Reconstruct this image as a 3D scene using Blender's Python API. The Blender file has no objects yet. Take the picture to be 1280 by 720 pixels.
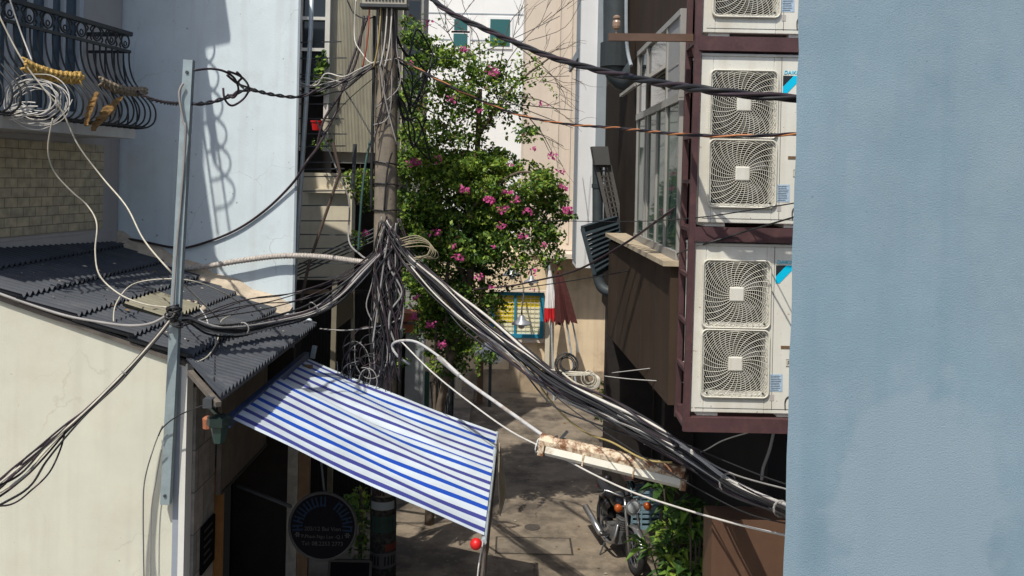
import bpy, math, random
from mathutils import Vector, Matrix
rnd = random.Random(7)
PI = math.pi
scene = bpy.context.scene
COL = scene.collection
# ------------------------------------------------------------------ camera
F = 1100.0; HY = 222.0; ROLL = math.radians(1.2); CAMZ = 5.3
cr, sr = math.cos(ROLL), math.sin(ROLL)
cd = bpy.data.cameras.new('camera'); cam = bpy.data.objects.new('camera', cd); COL.objects.link(cam)
cd.sensor_width = 36; cd.lens = 36*F/1280; cd.clip_end = 500; cd.clip_start = 0.05
cd.shift_y = -(360-HY)/1280
R = Matrix(((cr, -sr, 0), (0, 0, -1), (sr, cr, 0)))       # columns: right, up, back
cam.matrix_world = Matrix.Translation((0, 0, CAMZ)) @ R.to_4x4()
scene.camera = cam

def P(px, py, t):
    """world point at distance t (along +Y) seen in the direction px,py (1280x720 photo measure)"""
    u = (px-640)/F; v = (HY-py)/F
    return Vector(((u*cr - v*sr)*t, t, CAMZ + (u*sr + v*cr)*t))

# ------------------------------------------------------------------ materials
MATS = {}
def nn(nt, typ, **kw):
    n = nt.nodes.new(typ)
    for k, v in kw.items(): setattr(n, k, v)
    return n
def mat(name, c, rough=.75, var=.12, scale=3.0, c2=None, c2scale=1.2, c2amt=.5, c2lo=.5, c2hi=.65, streak=None, streakamt=.4,
        bump=0.0, bscale=60.0, metal=0.0, spec=.3, detail=6, transl=None, pos=False, speck=None, crack=None):
    """principled surface: base colour with fine noise, a second stain colour with a shape of its own, vertical streaks, bump"""
    if name in MATS: return MATS[name]
    m = bpy.data.materials.new(name); m.use_nodes = True
    nt = m.node_tree; L = nt.links; b = nt.nodes['Principled BSDF']
    b.inputs['Roughness'].default_value = rough; b.inputs['Metallic'].default_value = metal
    b.inputs['Specular IOR Level'].default_value = spec
    tc = nn(nt, 'ShaderNodeTexCoord')
    n1 = nn(nt, 'ShaderNodeTexNoise'); n1.inputs['Scale'].default_value = scale; n1.inputs['Detail'].default_value = detail
    n1.inputs['Roughness'].default_value = .65
    OC = tc.outputs['Object']
    if pos: OC = nn(nt, 'ShaderNodeNewGeometry').outputs['Position']
    L.new(OC, n1.inputs['Vector'])
    r1 = nn(nt, 'ShaderNodeMapRange'); r1.inputs[1].default_value = .3; r1.inputs[2].default_value = .7
    r1.inputs[3].default_value = 1-var; r1.inputs[4].default_value = 1+var
    L.new(n1.outputs['Fac'], r1.inputs[0])
    mul = nn(nt, 'ShaderNodeVectorMath', operation='SCALE'); mul.inputs[0].default_value = c[:3]
    L.new(r1.outputs[0], mul.inputs['Scale'])
    out = mul.outputs[0]
    def mixin(out, col, fac):
        mx = nn(nt, 'ShaderNodeMix', data_type='RGBA')
        L.new(fac, mx.inputs[0]); L.new(out, mx.inputs[6]); mx.inputs[7].default_value = (*col[:3], 1)
        return mx.outputs[2]
    if c2:
        n2 = nn(nt, 'ShaderNodeTexNoise'); n2.inputs['Scale'].default_value = c2scale; n2.inputs['Detail'].default_value = 8
        n2.inputs['Roughness'].default_value = .7
        L.new(OC, n2.inputs['Vector'])
        r2 = nn(nt, 'ShaderNodeMapRange'); r2.inputs[1].default_value = c2lo; r2.inputs[2].default_value = c2hi
        r2.inputs[3].default_value = 0; r2.inputs[4].default_value = c2amt
        L.new(n2.outputs['Fac'], r2.inputs[0]); out = mixin(out, c2, r2.outputs[0])
    if streak:
        mp = nn(nt, 'ShaderNodeMapping'); mp.inputs['Scale'].default_value = (7, 7, .35)
        L.new(OC, mp.inputs['Vector'])
        n3 = nn(nt, 'ShaderNodeTexNoise'); n3.inputs['Scale'].default_value = 1.0; n3.inputs['Detail'].default_value = 5
        L.new(mp.outputs[0], n3.inputs['Vector'])
        r3 = nn(nt, 'ShaderNodeMapRange'); r3.inputs[1].default_value = .5; r3.inputs[2].default_value = .75
        r3.inputs[3].default_value = 0; r3.inputs[4].default_value = streakamt
        L.new(n3.outputs['Fac'], r3.inputs[0]); out = mixin(out, streak, r3.outputs[0])
    if speck:
        n5 = nn(nt, 'ShaderNodeTexNoise'); n5.inputs['Scale'].default_value = speck[1]; n5.inputs['Detail'].default_value = 3
        L.new(OC, n5.inputs['Vector'])
        r5 = nn(nt, 'ShaderNodeMapRange'); r5.inputs[1].default_value = speck[2]; r5.inputs[2].default_value = speck[2]+.03; r5.inputs[3].default_value = 0; r5.inputs[4].default_value = speck[3]
        L.new(n5.outputs['Fac'], r5.inputs[0]); out = mixin(out, speck[0], r5.outputs[0])
    if crack:
        nd = nn(nt, 'ShaderNodeTexNoise'); nd.inputs['Scale'].default_value = 5; nd.inputs['Detail'].default_value = 6; L.new(OC, nd.inputs['Vector'])
        ad = nn(nt, 'ShaderNodeVectorMath', operation='MULTIPLY_ADD'); ad.inputs[1].default_value = (.22, .22, .22); L.new(nd.outputs['Color'], ad.inputs[0]); L.new(OC, ad.inputs[2])
        vo = nn(nt, 'ShaderNodeTexVoronoi', feature='DISTANCE_TO_EDGE'); vo.inputs['Scale'].default_value = crack[1]; L.new(ad.outputs[0], vo.inputs['Vector'])
        r6 = nn(nt, 'ShaderNodeMapRange'); r6.inputs[1].default_value = .0; r6.inputs[2].default_value = .008; r6.inputs[3].default_value = crack[2]; r6.inputs[4].default_value = 0
        L.new(vo.outputs['Distance'], r6.inputs[0])
        nm = nn(nt, 'ShaderNodeTexNoise'); nm.inputs['Scale'].default_value = 1.3; L.new(OC, nm.inputs['Vector'])
        r7 = nn(nt, 'ShaderNodeMapRange'); r7.inputs[1].default_value = .52; r7.inputs[2].default_value = .62; L.new(nm.outputs['Fac'], r7.inputs[0])
        mu = nn(nt, 'ShaderNodeMath', operation='MULTIPLY'); L.new(r6.outputs[0], mu.inputs[0]); L.new(r7.outputs[0], mu.inputs[1])
        out = mixin(out, crack[0], mu.outputs[0])
    L.new(out, b.inputs['Base Color'])
    if bump:
        n4 = nn(nt, 'ShaderNodeTexNoise'); n4.inputs['Scale'].default_value = bscale; n4.inputs['Detail'].default_value = 9; n4.inputs['Roughness'].default_value = .72
        L.new(OC, n4.inputs['Vector'])
        bp = nn(nt, 'ShaderNodeBump'); bp.inputs['Strength'].default_value = bump; bp.inputs['Distance'].default_value = .01
        L.new(n4.outputs['Fac'], bp.inputs['Height']); L.new(bp.outputs[0], b.inputs['Normal'])
    if transl:
        tr = nn(nt, 'ShaderNodeBsdfTranslucent'); L.new(out, tr.inputs['Color'])
        ms = nn(nt, 'ShaderNodeMixShader'); ms.inputs[0].default_value = transl
        L.new(b.outputs[0], ms.inputs[1]); L.new(tr.outputs[0], ms.inputs[2])
        L.new(ms.outputs[0], nt.nodes['Material Output'].inputs['Surface'])
    MATS[name] = m
    return m

def stripe_mat():
    m = bpy.data.materials.new('striped_canvas'); m.use_nodes = True
    nt = m.node_tree; L = nt.links; b = nt.nodes['Principled BSDF']; b.inputs['Roughness'].default_value = .6
    b.inputs['Specular IOR Level'].default_value = .25
    uv = nn(nt, 'ShaderNodeUVMap'); sx = nn(nt, 'ShaderNodeSeparateXYZ'); L.new(uv.outputs[0], sx.inputs[0])
    mlt = nn(nt, 'ShaderNodeMath', operation='MULTIPLY'); mlt.inputs[1].default_value = 3.25; L.new(sx.outputs[0], mlt.inputs[0])
    fr = nn(nt, 'ShaderNodeMath', operation='FRACT'); L.new(mlt.outputs[0], fr.inputs[0])
    rp = nn(nt, 'ShaderNodeValToRGB'); rp.color_ramp.interpolation = 'CONSTANT'
    W = (.58, .65, .71, 1); N = (.05, .06, .26, 1); B = (.012, .07, .42, 1)
    els = [(0, W), (.07, N), (.165, W), (.32, N), (.415, W), (.57, B), (.67, W), (.82, B), (.92, W)]
    e = rp.color_ramp.elements
    e[0].position = 0; e[0].color = W; e[1].position = els[1][0]; e[1].color = els[1][1]
    for p, c in els[2:]:
        k = e.new(p); k.color = c
    L.new(fr.outputs[0], rp.inputs[0])
    tc = nn(nt, 'ShaderNodeTexCoord'); n1 = nn(nt, 'ShaderNodeTexNoise'); n1.inputs['Scale'].default_value = 2.5; n1.inputs['Detail'].default_value = 7
    L.new(tc.outputs['Object'], n1.inputs['Vector'])
    r1 = nn(nt, 'ShaderNodeMapRange'); r1.inputs[1].default_value = .35; r1.inputs[2].default_value = .7; r1.inputs[3].default_value = .82; r1.inputs[4].default_value = 1.05
    L.new(n1.outputs['Fac'], r1.inputs[0])
    mul = nn(nt, 'ShaderNodeVectorMath', operation='SCALE'); L.new(rp.outputs[0], mul.inputs[0]); L.new(r1.outputs[0], mul.inputs['Scale'])
    L.new(mul.outputs[0], b.inputs['Base Color'])
    return m

def brick_mat(name, c1, c2, mortar, bw, bh, msize=.01, axis='x', rough=.8, bump=.4):
    m = bpy.data.materials.new(name); m.use_nodes = True
    nt = m.node_tree; L = nt.links; b = nt.nodes['Principled BSDF']; b.inputs['Roughness'].default_value = rough
    uv = nn(nt, 'ShaderNodeUVMap'); bt = nn(nt, 'ShaderNodeTexBrick')
    bt.inputs['Color1'].default_value = (*c1, 1); bt.inputs['Color2'].default_value = (*c2, 1); bt.inputs['Mortar'].default_value = (*mortar, 1)
    bt.inputs['Scale'].default_value = 1; bt.inputs['Brick Width'].default_value = bw; bt.inputs['Row Height'].default_value = bh
    bt.inputs['Mortar Size'].default_value = msize; bt.inputs['Bias'].default_value = 0
    L.new(uv.outputs[0], bt.inputs['Vector'])
    n1 = nn(nt, 'ShaderNodeTexNoise'); n1.inputs['Scale'].default_value = 9; n1.inputs['Detail'].default_value = 6
    L.new(uv.outputs[0], n1.inputs['Vector'])
    r1 = nn(nt, 'ShaderNodeMapRange'); r1.inputs[1].default_value = .3; r1.inputs[2].default_value = .7; r1.inputs[3].default_value = .75; r1.inputs[4].default_value = 1.2
    L.new(n1.outputs['Fac'], r1.inputs[0])
    mul = nn(nt, 'ShaderNodeVectorMath', operation='SCALE'); L.new(bt.outputs['Color'], mul.inputs[0]); L.new(r1.outputs[0], mul.inputs['Scale'])
    L.new(mul.outputs[0], b.inputs['Base Color'])
    bp = nn(nt, 'ShaderNodeBump'); bp.inputs['Strength'].default_value = bump; bp.inputs['Distance'].default_value = .02; bp.invert = True
    L.new(bt.outputs['Fac'], bp.inputs['Height']); L.new(bp.outputs[0], b.inputs['Normal'])
    return m

def glass_mat(name, c, rough=.06, spec=.6, ior=1.45):
    m = bpy.data.materials.new(name); m.use_nodes = True
    b = m.node_tree.nodes['Principled BSDF']; b.inputs['Base Color'].default_value = (*c, 1)
    b.inputs['Roughness'].default_value = rough; b.inputs['Specular IOR Level'].default_value = spec; b.inputs['IOR'].default_value = ior
    return m

# ------------------------------------------------------------------ mesh builder
WORLD = {}     # object name -> accumulated world offset of its origin (for children given in world coordinates)
def smooth_path(pts, k=6):
    pts = [Vector(p) for p in pts]
    if len(pts) < 3 or k < 2: return pts
    out = []
    for i in range(len(pts)-1):
        p0 = pts[max(i-1, 0)]; p1 = pts[i]; p2 = pts[i+1]; p3 = pts[min(i+2, len(pts)-1)]
        for j in range(k):
            t = j/k; t2 = t*t; t3 = t2*t
            out.append(.5*((2*p1) + (p2-p0)*t + (2*p0-5*p1+4*p2-p3)*t2 + (3*p1-p0-3*p2+p3)*t3))
    out.append(pts[-1]); return out

class MB:
    def __init__(s): s.v = []; s.f = []; s.m = []; s.uv = {}
    def face(s, idx, m=0): s.f.append(tuple(idx)); s.m.append(m)
    def quad(s, a, b, c, d, m=0, uv=None):
        n = len(s.v); s.v += [Vector(a), Vector(b), Vector(c), Vector(d)]
        if uv: s.uv[len(s.f)] = uv
        s.face((n, n+1, n+2, n+3), m); return s
    def poly(s, pts, m=0):
        n = len(s.v); s.v += [Vector(p) for p in pts]; s.face(range(n, n+len(pts)), m); return s
    def box(s, x0, x1, y0, y1, z0, z1, m=0):
        return s.obox(Vector(((x0+x1)/2, (y0+y1)/2, (z0+z1)/2)), (abs(x1-x0)/2, abs(y1-y0)/2, abs(z1-z0)/2), m=m)
    def obox(s, c, h, ax=None, m=0):
        ax = ax or (Vector((1, 0, 0)), Vector((0, 1, 0)), Vector((0, 0, 1)))
        n = len(s.v); c = Vector(c)
        for i in (-1, 1):
            for j in (-1, 1):
                for k in (-1, 1): s.v.append(c + ax[0]*h[0]*i + ax[1]*h[1]*j + ax[2]*h[2]*k)
        for q in ((0, 1, 3, 2), (4, 6, 7, 5), (0, 4, 5, 1), (2, 3, 7, 6), (0, 2, 6, 4), (1, 5, 7, 3)): s.face([n+i for i in q], m)
        return s
    def bar(s, a, b, w, h, up=(0, 0, 1), m=0):
        a = Vector(a); b = Vector(b); d = (b-a); l = d.length; d.normalize()
        x = d.cross(Vector(up))
        if x.length < 1e-4: x = d.cross(Vector((1, 0, 0)))
        x.normalize(); y = x.cross(d)
        return s.obox((a+b)/2, (l/2, w/2, h/2), (d, x, y), m)
    def tube(s, pts, r, n=6, closed=False, m=0, taper=None):
        pts = [Vector(p) for p in pts]; N = len(pts)
        if N < 2: return s
        base = len(s.v); up = None
        for i, p in enumerate(pts):
            if closed: d = pts[(i+1) % N]-pts[i-1]
            else: d = pts[min(i+1, N-1)]-pts[max(i-1, 0)]
            if d.length < 1e-9: d = Vector((0, 0, 1))
            d.normalize()
            if up is None:
                up = d.cross(Vector((0, 0, 1)))
                if up.length < .1: up = d.cross(Vector((1, 0, 0)))
            up = (up - d*up.dot(d))
            if up.length < 1e-6: up = d.cross(Vector((0, 1, 0)))
            up.normalize(); w = d.cross(up)
            rr = r if taper is None else r*(1+(taper-1)*i/(N-1))
            for k in range(n):
                a = 2*PI*k/n; s.v.append(p + up*math.cos(a)*rr + w*math.sin(a)*rr)
        for i in range(N if closed else N-1):
            j = (i+1) % N
            for k in range(n):
                k2 = (k+1) % n; s.face((base+i*n+k, base+i*n+k2, base+j*n+k2, base+j*n+k), m)
        if not closed:
            s.face([base+k for k in range(n-1, -1, -1)], m); s.face([base+(N-1)*n+k for k in range(n)], m)
        return s
    def lathe(s, prof, o=(0, 0, 0), ax=(0, 0, 1), n=20, m=0, cap=True):
        o = Vector(o); ax = Vector(ax).normalized(); x = ax.cross(Vector((0, 1, 0)))
        if x.length < .05: x = ax.cross(Vector((1, 0, 0)))
        x.normalize(); y = ax.cross(x); base = len(s.v)
        for r, h in prof:
            for k in range(n):
                a = 2*PI*k/n; s.v.append(o + ax*h + (x*math.cos(a)+y*math.sin(a))*r)
        for i in range(len(prof)-1):
            for k in range(n):
                k2 = (k+1) % n; s.face((base+i*n+k, base+i*n+k2, base+(i+1)*n+k2, base+(i+1)*n+k), m)
        if cap:
            s.face([base+k for k in range(n-1, -1, -1)], m); s.face([base+(len(prof)-1)*n+k for k in range(n)], m)
        return s
    def prism(s, pts, vec, m=0):
        pts = [Vector(p) for p in pts]; vec = Vector(vec); n = len(s.v); k = len(pts)
        s.v += pts + [p+vec for p in pts]
        s.face(range(n+k-1, n-1, -1), m); s.face(range(n+k, n+2*k), m)
        for i in range(k):
            j = (i+1) % k; s.face((n+i, n+j, n+k+j, n+k+i), m)
        return s
    def ring(s, c, r, tr, ax=(0, 0, 1), n=20, k=5, m=0):
        c = Vector(c); ax = Vector(ax).normalized(); x = ax.cross(Vector((0, 1, 0)))
        if x.length < .05: x = ax.cross(Vector((1, 0, 0)))
        x.normalize(); y = ax.cross(x)
        return s.tube([c + (x*math.cos(2*PI*i/n)+y*math.sin(2*PI*i/n))*r for i in range(n)], tr, k, closed=True, m=m)
    def build(s, name, mats, parent=None, smooth=False, local=False, bevel=0, uvplane=None):
        me = bpy.data.meshes.new(name)
        off = Vector((0, 0, 0))
        if parent is not None and not local: off = WORLD.get(parent.name, Vector((0, 0, 0)))
        me.from_pydata([tuple(v-off) for v in s.v], [], s.f)
        if not isinstance(mats, (list, tuple)): mats = [mats]
        for mm in mats: me.materials.append(mm)
        me.polygons.foreach_set('material_index', s.m)
        if smooth: me.polygons.foreach_set('use_smooth', [True]*len(s.f))
        if s.uv or uvplane:
            ul = me.uv_layers.new(name='UVMap')
            for p in me.polygons:
                for k, li in enumerate(p.loop_indices):
                    if p.index in s.uv: ul.data[li].uv = s.uv[p.index][k]
                    elif uvplane:
                        q = Vector(s.v[p.vertices[k]]); ul.data[li].uv = (q.dot(uvplane[0]), q.dot(uvplane[1]))
        me.validate(); me.update()
        o = bpy.data.objects.new(name, me); COL.objects.link(o)
        if parent is not None:
            o.parent = parent; WORLD[o.name] = off if not local else Vector((0, 0, 0))
        if bevel:
            bv = o.modifiers.new('bevel', 'BEVEL'); bv.width = bevel; bv.segments = 2; bv.limit_method = 'ANGLE'
        return o

USED = {}
def tag(o, label=None, cat=None, group=None, kind=None):
    if label: o['label'] = label
    if cat: o['category'] = cat
    if group: o['group'] = group
    if kind: o['kind'] = kind
    return o
def root(name, loc, label, cat, group=None, rz=0):
    o = bpy.data.objects.new(name, None); COL.objects.link(o); o.empty_display_size = .1
    o.location = loc; o.rotation_euler = (0, 0, rz); WORLD[o.name] = Vector(loc)
    return tag(o, label, cat, group)
def copy_tree(o, parent=None):
    c = o.copy(); COL.objects.link(c)
    if parent is not None: c.parent = parent
    WORLD[c.name] = WORLD.get(o.name, Vector((0, 0, 0)))
    for ch in list(o.children): copy_tree(ch, c)
    return c
def text_obj(name, body, size, origin, xdir, ydir, m, parent=None, depth=.002, align='LEFT', local=False, spacing=1.0, shear=0.0):
    cu = bpy.data.curves.new('lettering', 'FONT'); cu.body = body; cu.size = size; cu.extrude = depth; cu.align_x = align
    cu.space_character = spacing; cu.shear = shear; cu.resolution_u = 3
    o = bpy.data.objects.new('lettering', cu); COL.objects.link(o)
    dg = bpy.context.evaluated_depsgraph_get(); me = bpy.data.meshes.new_from_object(o.evaluated_get(dg))
    bpy.data.objects.remove(o); bpy.data.curves.remove(cu)
    x = Vector(xdir).normalized(); y = Vector(ydir).normalized(); z = x.cross(y); org = Vector(origin)
    off = Vector((0, 0, 0))
    if parent is not None and not local: off = WORLD.get(parent.name, off)
    for v in me.vertices: v.co = org + x*v.co.x + y*v.co.y + z*v.co.z - off
    me.name = name; me.materials.clear(); me.materials.append(m)
    ob = bpy.data.objects.new(name, me); COL.objects.link(ob)
    if parent is not None: ob.parent = parent; WORLD[ob.name] = off
    return ob

# ------------------------------------------------------------------ palette
white_plaster = mat('white_plaster', (.585, .665, .70), var=.06, scale=2, c2=(.42, .43, .42), c2scale=1.6, c2amt=.4, c2lo=.54, c2hi=.75, streak=(.46, .48, .48), streakamt=.4, bump=.3, bscale=45, speck=((.16, .15, .14), 14, .72, .7), crack=((.3, .31, .31), 1.1, .6))
cream_wall = mat('cream_plaster', (.565, .565, .465), var=.06, scale=1.5, c2=(.50, .44, .34), c2scale=1.1, c2amt=.55, c2lo=.48, c2hi=.75, streak=(.42, .40, .33), streakamt=.3, bump=.25, bscale=70, speck=((.15, .13, .1), 12, .73, .7), crack=((.38, .35, .27), .9, .35))
blue_paint = mat('blue_paint', (.20, .287, .345), rough=.9, var=.10, scale=2.2, c2=(.26, .335, .38), c2scale=2.0, c2amt=.6, c2lo=.42, c2hi=.66, streak=(.125, .205, .27), streakamt=.34, bump=.42, bscale=170, spec=.1, detail=10, speck=((.09, .14, .19), 60, .70, .5))
grey_facade = mat('grey_facade', (.40, .37, .35), var=.05, scale=2, streak=(.3, .28, .26), streakamt=.3, bump=.1)
brown_clad = mat('brown_cladding', (.047, .032, .022), rough=.75, spec=.12, var=.18, scale=1.5, streak=(.075, .05, .033), streakamt=.5, bump=.08, bscale=30)
brown_front = mat('brown_front', (.085, .042, .026), rough=.6, var=.15, scale=2, streak=(.12, .07, .05), streakamt=.4)
brown_steel = mat('maroon_steel', (.072, .036, .038), rough=.55, var=.2, scale=6, c2=(.12, .06, .05), c2scale=7, c2amt=.5, bump=.06)
arm_steel = mat('brown_steel', (.11, .065, .045), rough=.6, var=.15, scale=8)
ac_white = mat('ac_enamel', (.64, .63, .56), rough=.45, var=.05, scale=3, c2=(.46, .41, .31), c2scale=1.7, c2amt=.5, c2lo=.5, c2hi=.72, spec=.35, pos=True, streak=(.44, .38, .28), streakamt=.45, speck=((.25, .14, .08), 26, .71, .7))
ac_wire = mat('grille_wire', (.56, .54, .46), rough=.55, var=.12, scale=3, pos=True)
ac_dark = mat('fan_cavity', (.014, .014, .014), rough=.9, var=.2)
ac_fan = mat('fan_blade', (.10, .10, .10), rough=.6, var=.1)
logo_cyan = mat('logo_cyan', (.0, .48, .72), rough=.5, var=.02)
logo_dark = mat('logo_dark', (.02, .025, .03), rough=.5, var=.05)
label_blue = mat('faded_label', (.36, .47, .58), rough=.6, var=.25, scale=60)
black_ink = mat('black_ink', (.015, .015, .015), rough=.6, var=.05)
alu = mat('pale_aluminium', (.33, .32, .295), rough=.45, var=.1, scale=6, metal=.2)
galv = mat('galvanised_steel', (.30, .37, .39), rough=.5, var=.12, scale=9, metal=.35, c2=(.22, .2, .18), c2scale=5, c2amt=.35)
galv_light = mat('light_steel_pipe', (.46, .52, .55), rough=.45, var=.1, scale=9, metal=.25, c2=(.25, .2, .16), c2scale=6, c2amt=.5, c2lo=.55)
dark_steel = mat('dark_steel', (.05, .055, .06), rough=.6, var=.2, scale=8)
iron = mat('wrought_iron', (.018, .02, .022), rough=.5, var=.2, scale=12, spec=.4)
concrete = mat('pole_concrete', (.225, .19, .145), var=.2, scale=5, c2=(.15, .13, .105), c2scale=3, c2amt=.7, streak=(.13, .115, .1), streakamt=.7, bump=.5, bscale=40, speck=((.07, .06, .05), 22, .68, .7))
ground_m = mat('alley_concrete', (.20, .163, .12), var=.3, scale=2.6, c2=(.065, .054, .043), c2scale=1.1, c2amt=.85, c2lo=.46, c2hi=.6, bump=.5, bscale=22, detail=10, speck=((.32, .29, .24), 16, .69, .6), crack=((.03, .026, .02), .55, .9))
slab_m = mat('drain_concrete', (.185, .155, .117), var=.25, scale=3, c2=(.07, .058, .048), c2scale=1.4, c2amt=.8, c2lo=.46, c2hi=.6, bump=.4, bscale=25)
roof_m = mat('dark_roof_sheet', (.042, .048, .058), rough=.62, var=.2, scale=3, c2=(.10, .10, .10), c2scale=2.3, c2amt=.45, c2lo=.52, c2hi=.7, bump=.12, bscale=25, spec=.25)
sky_sheet = mat('yellowed_sheet', (.17, .155, .10), rough=.5, var=.2, scale=6, c2=(.15, .13, .08), c2scale=5, c2amt=.5)
mortar_m = mat('mortar', (.44, .37, .28), var=.2, scale=7, c2=(.25, .21, .17), c2scale=4, c2amt=.6, bump=.4, bscale=40)
canvas = stripe_mat()
canvas_back = mat('canvas_valance', (.16, .13, .11), rough=.7, var=.2, scale=6, streak=(.08, .06, .05))
far_cream = mat('far_cream_wall', (.62, .53, .43), var=.06, scale=1.2, streak=(.48, .40, .32), streakamt=.3, bump=.1)
far_white = mat('far_white_wall', (.74, .74, .72), var=.04, scale=1, streak=(.6, .59, .57), streakamt=.2)
shop_wall = mat('ochre_plaster', (.70, .56, .38), var=.10, scale=1.5, c2=(.28, .19, .12), c2scale=.9, c2amt=.6, c2lo=.5, c2hi=.68, streak=(.33, .25, .17), streakamt=.4, bump=.25)
plinth_m = mat('grimy_plinth', (.36, .28, .19), var=.25, scale=3, c2=(.10, .085, .065), c2scale=2, c2amt=.75, bump=.3)
white_panel = mat('white_render', (.70, .71, .72), var=.04, scale=2, streak=(.55, .56, .58), streakamt=.2)
grey_side = mat('blue_grey_side', (.27, .31, .34), var=.08, scale=3)
clad_sheet = mat('cream_metal_cladding', (.54, .51, .41), rough=.5, var=.12, scale=2, streak=(.36, .34, .28), streakamt=.6)
townhouse_m = mat('grey_town_house', (.30, .30, .28), var=.08, scale=3, streak=(.2, .2, .19))
beige_post = mat('beige_render', (.58, .52, .40), var=.1, scale=4, streak=(.35, .3, .23), streakamt=.5)
dark_glass = glass_mat('dark_glass', (.012, .016, .02))
green_glass = glass_mat('tinted_glass', (.045, .078, .06), .05, .3, 1.13)
teal_glass = glass_mat('teal_glass', (.02, .10, .10), .12)
blue_glass = glass_mat('blue_glass', (.05, .08, .11), .1)
shutter_dark = mat('dark_shutter', (.022, .018, .016), rough=.7, var=.3, scale=6)
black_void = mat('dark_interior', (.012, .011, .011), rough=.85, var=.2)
wood_warm = mat('warm_wood', (.34, .17, .06), rough=.5, var=.2, scale=8, streak=(.2, .09, .03), streakamt=.6)
wood_dull = mat('dull_wood', (.16, .10, .055), rough=.6, var=.2, scale=8, streak=(.08, .05, .03), streakamt=.6)
fascia_m = mat('grimy_board', (.12, .105, .09), rough=.7, var=.25, scale=5, streak=(.05, .045, .04), streakamt=.6)
pvc_dark = mat('dark_pipe', (.045, .055, .06), rough=.5, var=.15, scale=6, bump=.05)
sleeve_m = mat('foam_sleeve', (.03, .038, .042), rough=.85, var=.15, scale=30, bump=.4, bscale=120)
louver_m = mat('teal_louver', (.032, .046, .054), rough=.55, var=.15, scale=7)
lattice_m = mat('grey_lattice', (.05, .047, .042), rough=.75, var=.15, scale=10)
ceramic = mat('brown_ceramic', (.26, .17, .12), rough=.35, var=.1, spec=.5)
rust_m = mat('rusty_enamel', (.60, .50, .36), rough=.65, var=.2, scale=8, c2=(.16, .06, .022), c2scale=9, c2amt=.95, c2lo=.45, c2hi=.56, bump=.3, bscale=60)
lens_m = mat('yellowed_lens', (.66, .64, .55), rough=.35, var=.08, scale=6, c2=(.32, .22, .12), c2scale=8, c2amt=.6, c2lo=.56, c2hi=.7)
red_plastic = mat('red_plastic', (.55, .012, .012), rough=.4, var=.05, spec=.4)
maroon_cloth = mat('maroon_cloth', (.075, .022, .02), rough=.8, var=.25, scale=12)
red_cloth = mat('red_cloth', (.50, .02, .025), rough=.7, var=.15)
white_cloth = mat('white_cloth', (.70, .68, .66), rough=.7, var=.1)
yellow_panel = mat('yellow_shutter', (.72, .55, .02), rough=.55, var=.1, scale=3)
pale_panel = mat('pale_poster', (.72, .68, .45), rough=.55, var=.12, scale=3)
teal_frame = mat('teal_paint', (.02, .21, .33), rough=.5, var=.1)
lamp_metal = mat('lamp_metal', (.26, .27, .28), rough=.4, var=.25, metal=.4)
bark = mat('bark', (.13, .10, .075), rough=.85, var=.3, scale=15, bump=.4, bscale=40)
twig_m = mat('twig', (.09, .07, .055), rough=.85, var=.2)
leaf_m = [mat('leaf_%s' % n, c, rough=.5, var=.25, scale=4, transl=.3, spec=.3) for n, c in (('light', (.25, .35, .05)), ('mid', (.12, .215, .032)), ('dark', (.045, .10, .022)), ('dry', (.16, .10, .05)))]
flower_m = mat('pink_bract', (.55, .09, .27), rough=.7, var=.35, scale=8, transl=.35)
cab_black = mat('black_cable', (.022, .022, .024), rough=.45, var=.2, scale=5, spec=.35)
cab_dark = mat('purple_black_cable', (.04, .028, .034), rough=.45, var=.2, scale=5)
cab_grey = mat('grey_cable', (.26, .25, .24), rough=.5, var=.2, scale=5)
cab_pale = mat('pale_cable', (.52, .50, .46), rough=.5, var=.15, scale=5)
cab_cream = mat('cream_cable', (.46, .43, .35), rough=.5, var=.2, scale=8)
cab_yellow = mat('yellow_cable', (.36, .28, .11), rough=.5, var=.15)
cab_orange = mat('copper_cable', (.42, .17, .07), rough=.5, var=.15)
cab_red = mat('red_cable', (.30, .06, .04), rough=.5, var=.15)
straw = mat('woven_straw', (.48, .31, .09), rough=.75, var=.3, scale=25)
straw_grey = mat('grey_straw', (.20, .16, .11), rough=.8, var=.3, scale=25)
deadleaf = mat('dead_leaf', (.22, .125, .04), rough=.8, var=.5, scale=20, c2=(.09, .05, .02), c2scale=14, c2amt=.8)
green_metal = mat('green_metal', (.018, .03, .026), rough=.4, var=.15, scale=10, metal=.2)
clear_lamp = glass_mat('lantern_glass', (.03, .06, .052), .1)
navy_steel = mat('navy_steel', (.028, .055, .13), rough=.45, var=.15, scale=6)
green_door = mat('green_gate', (.06, .15, .11), rough=.6, var=.15, scale=5)
pillar_m = mat('grey_blue_plaster', (.33, .36, .37), var=.12, scale=5, streak=(.2, .2, .2), streakamt=.5)
terracotta = mat('terracotta', (.30, .11, .055), rough=.75, var=.2, scale=8, bump=.2)
tile_stone = brick_mat('stone_tiles', (.17, .165, .155), (.26, .24, .21), (.07, .07, .07), .34, .42, .006, bump=.3)
tile_beige = brick_mat('split_tiles', (.50, .42, .28), (.40, .34, .24), (.20, .165, .12), .21, .115, .005, bump=.7)
chrome = mat('chrome', (.42, .42, .42), rough=.32, var=.15, metal=.85)
rubber = mat('rubber', (.018, .018, .018), rough=.8, var=.2)
moto_black = mat('black_enamel', (.015, .015, .016), rough=.25, var=.1, spec=.6)
seat_vinyl = mat('black_vinyl', (.02, .02, .022), rough=.5, var=.1)
amber = mat('amber_lens', (.36, .075, .012), rough=.3, var=.05, spec=.5)
engine_m = mat('engine_alloy', (.16, .16, .16), rough=.45, var=.3, scale=20, metal=.5)
teal_tube = mat('teal_tube', (.09, .28, .28), rough=.45, var=.1)
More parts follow.
